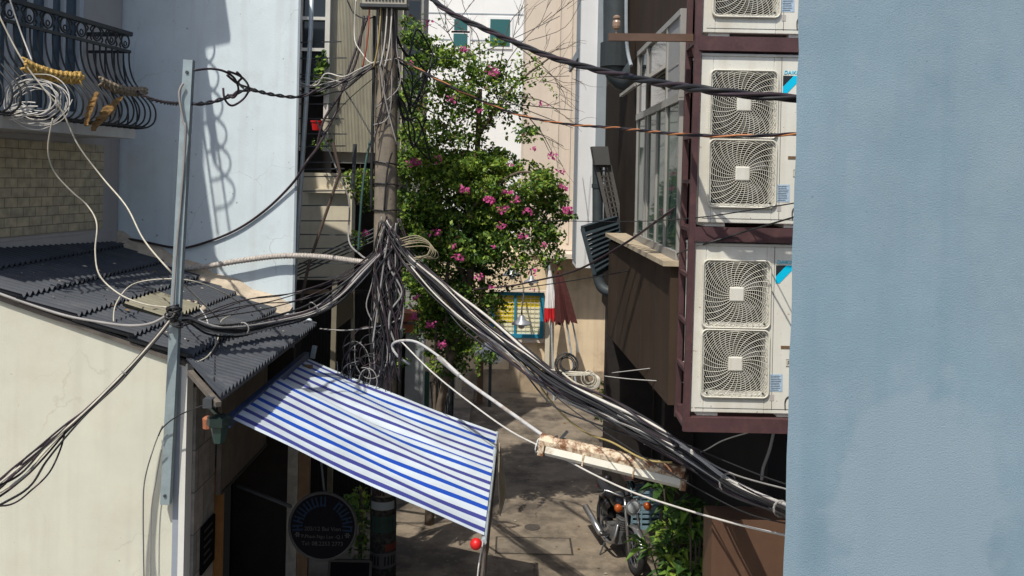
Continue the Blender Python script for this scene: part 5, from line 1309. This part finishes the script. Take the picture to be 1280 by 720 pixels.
for py, w_ in ((204, 'topmost'), (231, 'middle'), (262, 'lowest')):
    b = MB(); b.ring(poleat(P(480, py, PT).z), .165, .010, (rnd.gauss(0, .12), rnd.gauss(0, .05), 1), 22, 5)
    tag(b.build('binding_wire', cab_black), w_+' of the three black wires tied round the pole above the cable tangle', 'wire')
cable('stay_wire', [(455, 20, 12.3), (447, 70, 12.2), (430, 110, 12.1), (405, 150, 12.0), (396, 185, 12.0)], .018, cab_dark, 'dark stay running diagonally down in front of the ribbed cladding')
cable('stay_wire', [(429, 110, 11.9), (445, 135, 11.7), (465, 170, 11.5)], .009, cab_black, 'thin stay from the cladding down to the pole', 'wire')
cable('loop_wire', [(445, 0, 11.7), (443, 30, 11.7), (444, 52, 11.6), (453, 67, 11.5), (463, 78, 11.4), (480, 76, 11.2), (500, 72, 11.2)], .008, cab_pale, 'pale loop of wire left of the junction box', 'wire')
cable('loop_wire', [(434, 0, 11.8), (442, 16, 11.8), (455, 23, 11.5), (466, 22, 11.3)], .009, cab_black, 'black loop of wire left of the junction box', 'wire')
cable('loop_wire', [(395, 150, 12.5), (405, 172, 12.5), (418, 205, 12.4), (436, 250, 12.4), (436, 300, 12.3), (450, 318, 11.8), (462, 326, 11.4)], .013, cab_grey, 'grey pipe like cable hanging beside the steel bars')
cable('green_hose', [(463, 176, 12.2), (457, 205, 12.1), (452, 250, 12.0), (448, 315, 12.0)], .018, mat('green_hose', (.04, .08, .075), rough=.5), 'dark green hose hanging in front of the balcony shrub', 'hose')
cable('level_wire', [(400, 411, 11.6), (430, 413, 11.4), (460, 410, 11.2), (485, 405, 11.15), (500, 398, 11.1)], .010, cab_grey, 'grey wire slung from the roof corner to the pole', 'wire')
bundle('cable_bundle', 'loose cluster of grey and white wires around the steel bars left of the pole', [(372, 108, 12.0), (395, 112, 11.9), (412, 108, 11.8), (432, 104, 11.7), (452, 92, 11.5), (470, 80, 11.25)], 7, [.06, .08, .06, .05, .03, .02], [.007, .010], [cab_pale, cab_grey, cab_black], 44, wob=1.5)

for pts, lab in (([(500, 40, 11.3), (540, 70, 11.6), (600, 66, 12.4), (700, 20, 14.5)], 'thin black wire from the upper pole to the top of the white corner building'),
                 ([(470, 95, 11.3), (430, 130, 11.8), (400, 170, 12.1), (376, 190, 12.2)], 'thin black wire from the pole down to the steel bars'),
                 ([(498, 305, 11.1), (560, 330, 12.0), (630, 345, 13), (690, 325, 15.9)], 'thin dark wire from the tangle to the foot of the white corner building'),
                 ([(515, 330, 10.9), (600, 402, 10.0), (690, 468, 9.1), (770, 512, 8.5), (860, 556, 7.6), (940, 590, 6.9), (985, 606, 6.5)], 'thin black wire running just above the main bundle'),
                 ([(640, 440, 9.8), (700, 500, 9.1), (780, 556, 8.3), (860, 604, 7.6), (930, 640, 7.0), (985, 655, 6.5)], 'thin black wire sagging below the main bundle')):
    cable('thin_wire', pts, .0055, cab_black, lab, 'wire')
# ------------------------------------------------------------------ fluorescent street lamp
fl = root('street_lamp', P(500, 430, 11.15), 'rusty fluorescent street lamp on a long white arm above the alley', 'street lamp')
ap = [P(512, 455, 11.2), P(497, 445, 11.1), P(490, 432, 11.1), P(500, 426, 11.0), P(522, 428, 10.8), P(552, 448, 10.4), P(570, 465, 10.2), P(585, 478, 10.1), P(640, 517, 9.6), P(688, 551, 9.1)]
b = MB(); b.tube(smooth_path(ap[:6], 4), .016, 8); b.tube(smooth_path(ap[5:], 3), .020, 8); b.build('arm', mat('white_arm', (.46, .46, .45), rough=.45, var=.1, c2=(.25, .16, .1), c2scale=9, c2amt=.6), fl, smooth=True)
b = MB(); b.tube([P(548, 447, 10.42), P(575, 470, 10.17)], .028, 8); b.build('joint_sleeve', cab_grey, fl)
L0 = P(681, 556, 9.05); L1_ = P(856, 598, 8.55); d = (L1_-L0).normalized(); side = Vector((0, 0, 1)).cross(d).normalized(); upv = d.cross(side)
def sect(pts, m, name, ext=(0, 0)):
    b = MB(); pr = [(L0-d*ext[0])+side*x+upv*z for x, z in pts]; b.prism(pr, (L1_+d*ext[1])-(L0-d*ext[0])); return b.build(name, m, fl)
sect([(-.055, .01), (.055, .01), (.06, .055), (.03, .105), (-.03, .105), (-.06, .055)], rust_m, 'housing', (0.05, .0))
sect([(-.075, -.055), (-.05, -.09), (.05, -.09), (.075, -.055), (.06, .007), (-.06, .007)], lens_m, 'lens_cover', (-.03, .03))
b = MB()
for f, w_ in ((-.01, .03), (.30, .008), (.66, .008), (1.0, .03)):
    b = MB(); c = L0.lerp(L1_, f); b.obox(c+upv*-.04, (w_, .081, .056), (d, side, upv)); b.build('end_cap' if w_ > .02 else 'lens_band', rust_m, fl)
b = MB(); b.bar(ap[-1], L0+d*.12+upv*.11, .03, .03); b.bar(L0+d*.16+upv*.10, L0+d*.22+upv*.19, .03, .03); b.build('clamp', dark_steel, fl)
b = MB()
for k in range(12): 
    c = L0+d*rnd.uniform(-.08, -.02); b.ring(c+upv*rnd.uniform(-.05, .04), rnd.uniform(.03, .06), .006, d+side*rnd.gauss(0, .2), 10, 4)
b.build('tape_wrap', white_cloth, fl)

# ------------------------------------------------------------------ bougainvillea
bo = root('bougainvillea', (-.5, 13.2, 0), 'large bougainvillea with pink flowers climbing right of the concrete pole', 'bougainvillea')
tr = MB()
tr.tube(smooth_path([(-1.15, 13.4, 0), (-1.1, 13.3, 1.2), (-.9, 13.2, 2.4), (-.62, 13.2, 3.6), (-.55, 13.2, 4.8), (-.52, 13.1, 5.9), (-.5, 13.0, 6.6)], 5), .075, 9, taper=.45)
for (pts, r_) in (([(-.9, 13.2, 2.4), P(560, 330, 13.0), P(590, 260, 12.8), P(650, 215, 12.7), P(700, 235, 12.5)], .035), ([(-.62, 13.2, 3.6), P(545, 240, 13), P(530, 150, 13), P(535, 60, 13.1)], .035), ([(-.52, 13.1, 5.9), P(640, 110, 13), P(690, 70, 13.1)], .03), ([(-1.1, 13.3, 1.2), P(545, 400, 13.2), P(540, 330, 13.2)], .03)):
    tr.tube(smooth_path(pts, 5), r_, 7, taper=.4)
tr.build('trunk', bark, bo, smooth=True)
fo = MB(); r_old = rnd; rnd = random.Random(99)
# px, py, depth, half sizes in metres (x,y,z), leaf count, weights light/mid/dark
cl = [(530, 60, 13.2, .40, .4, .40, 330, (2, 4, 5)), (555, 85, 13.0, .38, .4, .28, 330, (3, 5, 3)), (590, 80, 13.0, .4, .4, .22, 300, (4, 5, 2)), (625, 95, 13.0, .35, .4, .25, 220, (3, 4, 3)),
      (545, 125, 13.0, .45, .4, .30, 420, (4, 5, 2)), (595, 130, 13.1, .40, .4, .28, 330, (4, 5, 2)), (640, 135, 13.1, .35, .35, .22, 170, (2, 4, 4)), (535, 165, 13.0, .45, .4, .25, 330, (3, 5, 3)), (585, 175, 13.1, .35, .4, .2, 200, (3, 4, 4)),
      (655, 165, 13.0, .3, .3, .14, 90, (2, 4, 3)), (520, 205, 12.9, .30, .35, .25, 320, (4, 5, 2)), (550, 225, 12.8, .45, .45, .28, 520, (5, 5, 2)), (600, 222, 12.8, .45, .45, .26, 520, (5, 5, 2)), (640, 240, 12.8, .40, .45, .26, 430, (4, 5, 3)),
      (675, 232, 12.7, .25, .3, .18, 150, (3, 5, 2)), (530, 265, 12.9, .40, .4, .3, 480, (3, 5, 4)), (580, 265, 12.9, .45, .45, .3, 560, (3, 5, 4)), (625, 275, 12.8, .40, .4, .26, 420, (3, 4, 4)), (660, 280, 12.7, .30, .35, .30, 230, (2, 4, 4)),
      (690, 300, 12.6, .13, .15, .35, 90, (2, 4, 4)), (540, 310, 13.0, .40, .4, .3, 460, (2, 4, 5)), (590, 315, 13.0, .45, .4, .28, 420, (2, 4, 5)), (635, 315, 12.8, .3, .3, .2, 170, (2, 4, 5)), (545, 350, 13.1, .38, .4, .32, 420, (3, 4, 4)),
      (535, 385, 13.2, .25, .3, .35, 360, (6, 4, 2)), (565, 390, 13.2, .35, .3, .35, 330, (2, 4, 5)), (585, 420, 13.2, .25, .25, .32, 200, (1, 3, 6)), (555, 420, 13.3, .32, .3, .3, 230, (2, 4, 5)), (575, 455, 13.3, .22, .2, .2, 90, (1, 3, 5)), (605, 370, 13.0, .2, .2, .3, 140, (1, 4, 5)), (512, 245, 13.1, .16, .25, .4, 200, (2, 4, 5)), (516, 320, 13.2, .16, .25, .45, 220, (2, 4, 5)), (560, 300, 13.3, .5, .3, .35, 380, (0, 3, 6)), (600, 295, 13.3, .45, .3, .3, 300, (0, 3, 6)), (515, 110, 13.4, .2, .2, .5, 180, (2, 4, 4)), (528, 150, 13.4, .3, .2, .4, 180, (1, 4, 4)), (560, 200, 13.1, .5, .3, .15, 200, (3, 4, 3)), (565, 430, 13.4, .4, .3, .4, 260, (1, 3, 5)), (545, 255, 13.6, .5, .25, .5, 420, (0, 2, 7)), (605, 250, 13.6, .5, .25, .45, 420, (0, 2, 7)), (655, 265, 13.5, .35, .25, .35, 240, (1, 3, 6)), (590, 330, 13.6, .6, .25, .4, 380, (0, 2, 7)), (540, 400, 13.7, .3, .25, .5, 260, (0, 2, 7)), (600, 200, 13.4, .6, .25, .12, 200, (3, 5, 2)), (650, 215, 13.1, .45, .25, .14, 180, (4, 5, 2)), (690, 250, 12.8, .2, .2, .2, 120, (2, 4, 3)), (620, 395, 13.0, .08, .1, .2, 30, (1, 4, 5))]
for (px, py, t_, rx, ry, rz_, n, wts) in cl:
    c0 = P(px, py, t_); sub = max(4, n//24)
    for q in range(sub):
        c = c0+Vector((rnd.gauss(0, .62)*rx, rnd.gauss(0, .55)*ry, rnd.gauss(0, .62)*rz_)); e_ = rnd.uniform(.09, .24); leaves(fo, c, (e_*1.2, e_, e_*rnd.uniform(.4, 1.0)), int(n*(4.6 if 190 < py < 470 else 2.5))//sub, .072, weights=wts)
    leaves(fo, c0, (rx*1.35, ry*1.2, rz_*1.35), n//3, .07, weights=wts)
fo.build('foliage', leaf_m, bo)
for (px, py, n) in ((520, 202, 36), (513, 204, 20), (548, 199, 14), (580, 237, 22), (612, 251, 46), (634, 240, 26), (645, 250, 22), (710, 262, 60), (705, 235, 20), (618, 92, 26), (614, 88, 20), (565, 124, 14), (543, 290, 12), (572, 322, 26), (519, 396, 18), (538, 405, 22), (552, 430, 22), (625, 283, 14), (652, 295, 14), (690, 195, 18), (680, 130, 10), (535, 30, 12), (580, 62, 16), (700, 215, 14), (628, 262, 18), (660, 265, 16), (520, 372, 10), (600, 345, 10), (668, 340, 8)):
    fl_ = MB(); leaves(fl_, P(px, py, 12.25), (.085, .12, .06), n, .062, (0,), (1,)); fl_.build('flower_cluster', flower_m, bo)
for k in range(12):
    px = rnd.uniform(505, 690); py = rnd.uniform(60, 420); fl_ = MB(); leaves(fl_, P(px, py, 12.35), (.05, .1, .04), rnd.randint(5, 12), .055, (0,), (1,)); fl_.build('flower_cluster', flower_m, bo)
tw = MB()
def twig(a, b_, r_, depth):
    m_ = (a+b_)/2+Vector((rnd.gauss(0, .1), rnd.gauss(0, .1), rnd.gauss(0, .1)))*(b_-a).length
    tw.tube(smooth_path([a, m_, b_], 4), r_, 4, taper=.5)
    if depth:
        for k in range(3):
            p = a.lerp(b_, rnd.uniform(.3, .95)); e = p+(b_-a)*.5+Vector((rnd.gauss(0, .35), rnd.gauss(0, .25), rnd.gauss(0, .3)))*(b_-a).length*.6; twig(p, e, r_*.6, depth-1)
for (x0, y0, x1, y1) in ((620, 100, 690, 15), (625, 85, 660, 5), (640, 90, 700, 60), (640, 110, 712, 95), (650, 60, 705, 110), (560, 40, 600, -10), (570, 60, 545, 5), (600, 70, 570, 20), (640, 120, 700, 140), (655, 140, 690, 190)):
    twig(P(x0, y0, 13.0), P(x1, y1, 13.0+rnd.uniform(-.4, .4)), .009, 2)
tw.build('twigs', twig_m, bo)
hl = MB()
for (x0, y0, x1, y1, n) in ((664, 65, 695, 120, 28), (690, 270, 700, 345, 40), (672, 290, 680, 335, 30), (640, 320, 660, 345, 24), (612, 370, 618, 440, 24), (595, 430, 598, 470, 24), (505, 160, 545, 165, 20), (650, 60, 640, 120, 24), (690, 285, 640, 340, 30)):
    for k in range(n):
        f = k/n; leaves(hl, P(x0+(x1-x0)*f, y0+(y1-y0)*f+4*math.sin(f*PI), 12.6), (.05, .05, .05), 2, .065, weights=(3, 4, 2))
hl.build('trailing_foliage', leaf_m, bo)
# dark shrub at the far right foot of the wall
t = root('wall_shrub', (P(765, 500, 18).x, 18, 0), 'dark green shrub at the foot of the right wall near the alley end', 'shrub')
b = MB(); leaves(b, P(768, 490, 18), (.35, .4, .45), 380, .11, weights=(1, 3, 5)); leaves(b, P(762, 515, 17.5), (.35, .4, .3), 240, .11, weights=(1, 3, 5)); b.build('foliage', leaf_m, t)
b = MB(); 
for k in range(5): b.tube([(t.location.x+rnd.uniform(-.1, .1), 18, 0), (t.location.x+rnd.uniform(-.3, .3), 18, .8)], .015, 5)
b.build('stem', twig_m, t)

# ------------------------------------------------------------------ leafy potted plants on the right
def leafy(b, c, n, L_, weights, spread=1.0, up_=.6):
    for k in range(n):
        a = rnd.uniform(0, 2*PI); el = rnd.uniform(-.2, 1.2)*up_
        d_ = Vector((math.cos(a)*spread, math.sin(a)*spread, el)).normalized(); l = L_*rnd.uniform(.6, 1.2); s_ = d_.cross(Vector((0, 0, 1))).normalized()*l*.14
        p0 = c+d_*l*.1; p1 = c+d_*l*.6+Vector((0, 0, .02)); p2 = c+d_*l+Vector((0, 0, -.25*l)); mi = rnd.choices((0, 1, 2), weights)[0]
        i0 = len(b.v); b.v += [p0, p1+s_, p2, p1-s_, p1-Vector((0, 0, .02))]
        b.face((i0, i0+1, i0+4), mi); b.face((i0+1, i0+2, i0+4), mi); b.face((i0, i0+4, i0+3), mi); b.face((i0+4, i0+2, i0+3), mi)
def potplant(px, py, y, h, lab, n=9, weights=(2, 4, 3), L_=.26):
    c = P(px, py, y); base = Vector((c.x, y, 0))
    t = root('potted_shrub', base, lab, 'potted plant', 'potted shrubs along the right wall')
    b = MB(); b.lathe([(.13, .002), (.18, .30), (.20, .30), (.20, .27)], base, n=18); b.build('pot', terracotta, t)
    b = MB(); b.lathe([(.16, .285), (.02, .29)], base, n=18); b.build('soil', soil_m, t)
    st_ = MB(); lf = MB()
    for k in range(n):
        top = Vector((c.x+rnd.gauss(0, .18), y+rnd.gauss(0, .18), rnd.uniform(.5, 1.0)*h)); st_.tube(smooth_path([base+Vector((rnd.uniform(-.07, .07), rnd.uniform(-.07, .07), .28)), (base+top)/2+Vector((0, 0, .2)), top], 4), .009, 5)
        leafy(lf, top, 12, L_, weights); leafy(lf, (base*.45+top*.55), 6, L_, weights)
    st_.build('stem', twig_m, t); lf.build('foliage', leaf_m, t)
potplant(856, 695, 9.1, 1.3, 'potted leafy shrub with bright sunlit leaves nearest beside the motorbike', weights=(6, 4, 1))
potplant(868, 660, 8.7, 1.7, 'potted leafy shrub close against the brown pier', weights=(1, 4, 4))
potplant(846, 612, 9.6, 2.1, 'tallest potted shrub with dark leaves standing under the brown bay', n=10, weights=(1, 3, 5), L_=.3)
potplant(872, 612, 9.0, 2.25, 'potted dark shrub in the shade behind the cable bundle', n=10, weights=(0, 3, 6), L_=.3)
potplant(848, 655, 10.4, 1.35, 'potted shrub just behind the parked motorbike', weights=(2, 4, 4))
# potted bush by the round sign
t = root('sign_bush', P(450, 700, 12.0), 'green leafy bush between the round sign and the pole base', 'bush')
b = MB(); leaves(b, P(450, 655, 12.0), (.28, .3, .5), 420, .085, weights=(2, 4, 4)); leaves(b, P(440, 635, 12.2), (.25, .25, .2), 120, .08); b.build('foliage', leaf_m, t)
b = MB(); c = P(450, 700, 12.0); b.tube([(c.x, 12.0, 0), (c.x, 12.0, 1.0)], .03, 6); b.build('stem', bark, t)
# folding cafe table and a pallet under the sign
c = P(437, 703, 10.6); t = root('pavement_board', (c.x, 10.6, 0), 'black board with a pale frame standing below the round sign', 'board')
b = MB(); b.obox((c.x, 10.6, c.z-.35), (.24, .015, .36), (Vector((1, 0, 0)), Vector((0, .95, -.2)).normalized(), Vector((0, .2, .95)).normalized())); b.build('panel', sign_black, t)
b = MB(); e = [(c.x-.25, 10.53, c.z-.70), (c.x+.25, 10.53, c.z-.70), (c.x+.25, 10.65, c.z), (c.x-.25, 10.65, c.z)]
for k in range(4): b.bar(e[k], e[(k+1) % 4], .03, .03)
b.build('frame', sign_grey, t)

# ------------------------------------------------------------------ motorbike facing the viewer
def motorbike(loc, rz):
    m = root('motorbike', loc, 'black motorbike with chrome headlight parked facing the viewer beside potted shrubs', 'motorbike', rz=rz)
    # local: -y forward (towards viewer), x right in the picture, z up
    def wheel(y, r_, parent=None, steer=0):
        b = MB(); b.ring((0, y, r_), r_-.045, .045, (1, 0, 0), 32, 8); w_ = b.build('wheel', rubber, m, smooth=True, local=True)
        b = MB(); b.ring((0, y, r_), r_-.10, .016, (1, 0, 0), 32, 6); b.lathe([(.05, -.06), (.05, .06)], (0, y, r_), ax=(1, 0, 0), n=12)
        for k in range(14):
            a = 2*PI*k/14; b.tube([(.03*(1 if k % 2 else -1), y, r_), (0, y+(r_-.1)*math.cos(a), r_+(r_-.1)*math.sin(a))], .004, 4)
        b.build('rim', chrome, w_, local=True)
    wheel(-.62, .29); wheel(.62, .29)
    b = MB()
    for sx in (-1, 1): b.tube([(sx*.085, -.63, .30), (sx*.085, -.46, .80), (sx*.085, -.42, .95)], .021, 8)
    b.build('front_fork', chrome, m, local=True, smooth=True)
    b = MB()
    for i in range(9):
        a = .35+i*.25; b.v += [Vector((-.06, -.62-.335*math.cos(a), .29+.335*math.sin(a))), Vector((0, -.62-.36*math.cos(a), .29+.36*math.sin(a))), Vector((.06, -.62-.335*math.cos(a), .29+.335*math.sin(a)))]
    for i in range(8):
        for k in range(2): b.face((i*3+k, i*3+k+1, (i+1)*3+k+1, (i+1)*3+k))
    o = b.build('front_fender', chrome, m, local=True, smooth=True); md = o.modifiers.new('thickness', 'SOLIDIFY'); md.thickness = .006
    b = MB(); b.lathe([(.02, .16), (.07, .13), (.098, .05), (.105, 0), (.100, -.012)], (0, -.52, .86), ax=(0, 1, 0), n=24); hl_ = b.build('headlight', moto_black, m, local=True, smooth=True)
    b = MB(); b.ring((0, -.53, .86), .098, .012, (0, 1, 0), 28, 6); b.build('bezel', chrome, hl_, local=True)
    b = MB(); b.lathe([(.092, 0), (.07, -.018), (.02, -.03)], (0, -.532, .86), ax=(0, 1, 0), n=24); b.build('lens', glass_mat('headlight_glass', (.35, .37, .38), .1), hl_, local=True, smooth=True)
    for sx in (-1, 1):
        b = MB(); b.lathe([(.012, 0), (.05, .015), (.055, .06), (.04, .08)], (sx*.21, -.47, .86), ax=(0, -1, 0), n=14); b.build('indicator', amber, m, local=True, smooth=True)
        b = MB(); b.tube([(sx*.09, -.46, .86), (sx*.21, -.46, .86)], .01, 6); b.build('indicator_stem', chrome, m, local=True)
        b = MB(); b.tube([(sx*.34, -.30, 1.03), (sx*.42, -.24, 1.01)], .019, 8); b.build('grip', rubber, m, local=True)
    b = MB(); b.tube(smooth_path([(-.42, -.24, 1.01), (-.30, -.31, 1.03), (-.12, -.40, .98), (.12, -.40, .98), (.30, -.31, 1.03), (.42, -.24, 1.01)], 5), .012, 8); b.build('handlebar', chrome, m, local=True, smooth=True)
    b = MB(); b.tube([(-.32, -.31, 1.035), (-.40, -.35, 1.0)], .007, 6); b.tube([(.32, -.31, 1.035), (.40, -.35, 1.0)], .007, 6); b.build('brake_lever', chrome, m, local=True)
    b = MB(); b.lathe([(.045, 0), (.045, .05)], (-.06, -.44, .99), ax=(0, .6, .8), n=16); b.lathe([(.045, 0), (.045, .05)], (.06, -.44, .99), ax=(0, .6, .8), n=16); b.build('gauge', moto_black, m, local=True)
    # tank, seat
    def blob(name, rows, mt):
        b = MB(); n = 14
        for (y, hw, z0, z1) in rows:
            for k in range(n):
                a = 2*PI*k/n; b.v.append(Vector((hw*math.cos(a), y, (z0+z1)/2+(z1-z0)/2*math.sin(a))))
        for i in range(len(rows)-1):
            for k in range(n): b.face((i*n+k, i*n+(k+1) % n, (i+1)*n+(k+1) % n, (i+1)*n+k))
        b.face(list(range(n))); b.face([(len(rows)-1)*n+k for k in range(n)])
        return b.build(name, mt, m, smooth=True, local=True)
    blob('fuel_tank', [(-.36, .05, .74, .86), (-.28, .12, .68, .93), (-.12, .155, .66, .95), (.05, .14, .66, .90), (.14, .10, .68, .82)], moto_black)
    blob('seat', [(.08, .08, .70, .79), (.18, .125, .70, .81), (.45, .14, .71, .83), (.70, .12, .74, .86), (.78, .08, .76, .84)], seat_vinyl)
    blob('side_cover', [(.15, .13, .45, .66), (.3, .15, .42, .68), (.5, .13, .46, .68)], moto_black)
    b = MB(); b.box(-.13, .13, -.22, .16, .24, .42); b.lathe([(.085, 0), (.085, .24)], (0, -.12, .40), ax=(0, -.25, 1), n=14)
    for k in range(6): b.lathe([(.105, 0), (.105, .012)], (0, -.125-.008*k, .43+.033*k), ax=(0, -.25, 1), n=14)
    b.build('engine', engine_m, m, local=True)
    b = MB(); b.tube(smooth_path([(-.10, -.22, .52), (-.16, -.26, .36), (-.17, -.1, .22), (-.18, .3, .22), (-.20, .85, .34)], 5), .022, 8); b.tube([(-.19, .25, .22), (-.21, .9, .36)], .046, 12); b.build('exhaust', chrome, m, local=True, smooth=True)
    b = MB(); b.tube([(0, -.36, .80), (0, -.30, .40), (0, -.1, .22), (0, .25, .3), (0, .62, .3)], .02, 6); b.tube([(.1, .62, .3), (.12, .5, .66)], .02, 6); b.tube([(-.1, .62, .3), (-.12, .5, .66)], .02, 6); b.tube([(0, -.34, .8), (0, .5, .68)], .022, 6); b.build('frame', dark_steel, m, local=True)
    b = MB(); b.box(-.26, .26, .02, .05, .27, .29); b.build('foot_peg', rubber, m, local=True)
    b = MB(); b.tube([(-.13, .10, .26), (-.27, .03, .012)], .012, 6); b.build('kickstand', dark_steel, m, local=True)
    for sx in (-1, 1):
        b = MB(); b.tube([(sx*.26, -.33, 1.03), (sx*.30, -.34, 1.17)], .006, 5); mr = b.build('mirror', dark_steel, m, local=True)
        b = MB(); b.lathe([(.05, 0), (.055, .015), (.03, .03)], (sx*.31, -.34, 1.20), ax=(0, -1, .1), n=16); b.build('mirror_glass', moto_black, mr, local=True)
    b = MB(); b.box(-.06, .06, .79, .84, .68, .76); b.build('tail_light', mat('dark_red_lens', (.16, .01, .01), rough=.3), m, local=True)
    return m
mp_ = P(787, 700, 12.6)
motorbike(Vector((1.62, 12.45, 0)), math.radians(13))
# teal bicycle and crates behind
def bicycle(loc, rz):
    m = root('bicycle', loc, 'teal bicycle standing in the shade behind the motorbike', 'bicycle', rz=rz)
    for y in (-.5, .5):
        b = MB(); b.ring((0, y, .33), .31, .017, (1, 0, 0), 32, 6); w_ = b.build('wheel', rubber, m, local=True)
        b = MB(); b.ring((0, y, .33), .29, .01, (1, 0, 0), 32, 5)
        for k in range(16):
            a = 2*PI*k/16; b.tube([(0, y, .33), (0, y+.29*math.cos(a), .33+.29*math.sin(a))], .002, 3)
        b.build('rim', chrome, w_, local=True)
    b = MB(); b.tube([(0, -.5, .33), (0, -.38, .85)], .016, 8); b.tube([(0, -.40, .75), (0, .05, .30)], .02, 8); b.tube([(0, -.38, .82), (0, .18, .72)], .018, 8); b.tube([(0, .05, .30), (0, .22, .88)], .018, 8); b.tube([(0, .05, .3), (0, .5, .33), (0, .18, .70)], .012, 6); b.build('frame', teal_tube, m, local=True)
    b = MB(); b.tube(smooth_path([(-.28, -.25, .98), (-.15, -.36, .95), (0, -.38, .9), (.15, -.36, .95), (.28, -.25, .98)], 4), .012, 6); b.build('handlebar', chrome, m, local=True)
    b = MB(); b.lathe([(.03, 0), (.1, .02), (.09, .06), (.02, .07)], (0, .24, .88), n=12); b.build('saddle', seat_vinyl, m, local=True)
    b = MB()
    for z in (.72, .80, .90): b.tube([(-.17, -.78, z), (.17, -.78, z), (.17, -.52, z), (-.17, -.52, z)], .007, 4, closed=True)
    for x in (-.17, -.06, .06, .17):
        b.tube([(x, -.78, .72), (x, -.78, .9)], .005, 4); b.tube([(x, -.52, .72), (x, -.52, .9)], .005, 4)
    b.box(-.16, .16, -.77, -.53, .715, .725); b.build('basket', mat('basket_dark', (.05, .03, .03), rough=.7), m, local=True)
    return m
bicycle(Vector((1.88, 14.2, 0)), math.radians(8))
def crate(loc, lab, rz=0):
    t = root('plastic_crate', loc, lab, 'crate', 'plastic crates stacked behind the motorbike', rz=rz)
    b = MB(); b.box(-.22, .22, -.16, .16, 0, .02)
    for z0, z1 in ((.02, .06), (.10, .14), (.18, .22), (.25, .29)):
        b.box(-.22, .22, -.16, -.145, z0, z1); b.box(-.22, .22, .145, .16, z0, z1); b.box(-.22, -.205, -.144, .144, z0, z1); b.box(.205, .22, -.144, .144, z0, z1)
    for x in (-.213, -.07, .07, .213):
        b.box(x-.012, x+.012, -.165, -.161, 0, .29); b.box(x-.012, x+.012, .161, .165, 0, .29)
    b.build('basket', crate_blue, t, local=True)
    return t
cx = P(806, 660, 13.4).x
for k, nm in enumerate(('bottom pale blue plastic crate of the stack behind the motorbike', 'topmost pale blue plastic crate of the stack behind the motorbike')): crate(Vector((cx, 13.5, .002+.296*k)), nm, rnd.uniform(-.06, .06))
# grey parked cart far right
c = P(765, 560, 15.8); t = root('water_drum', (2.0, 15.6, 0), 'grey plastic drum standing in the shade near the far right wall', 'drum')
b = MB(); b.lathe([(.24, 0), (.27, .05), (.28, .4), (.27, .75), (.24, .82), (.10, .84)], (2.0, 15.6, .001), n=20); b.build('body', mat('grey_plastic', (.13, .16, .17), rough=.5, var=.15), t, smooth=True)
b = MB(); b.ring((2.0, 15.6, .30), .285, .012, (0, 0, 1), 20, 5); b.ring((2.0, 15.6, .58), .285, .012, (0, 0, 1), 20, 5); b.build('hoop', dark_steel, t)

# ------------------------------------------------------------------ litter
rnd = random.Random(5)
b = MB()
for k in range(150):
    if k < 90:
        x = rnd.uniform(-5.2, -2.6); y = rnd.uniform(8.7, 11.4); z = roofz(x)+.06
        if x > -3.06: y = max(y, 8.6)
    else: x = rnd.uniform(-.9, 1.8); y = rnd.uniform(11.8, 20); z = .012
    s_ = rnd.uniform(.012, .035)*(1 if k < 90 else 1.3); a = rnd.uniform(0, PI); d_ = Vector((math.cos(a), math.sin(a), -.2 if k < 90 else 0)); e_ = Vector((-math.sin(a), math.cos(a), rnd.uniform(-.3, .3)))
    p = Vector((x, y, z)); b.quad(p-d_*s_, p-e_*s_*.5, p+d_*s_, p+e_*s_*.5+Vector((0, 0, .008)), m=rnd.choice((0, 1, 1, 2)))
tag(b.build('leaf_litter', [leaf_m[3], mat('dry_bits', (.36, .32, .26), var=.3), deadleaf]), kind='stuff')
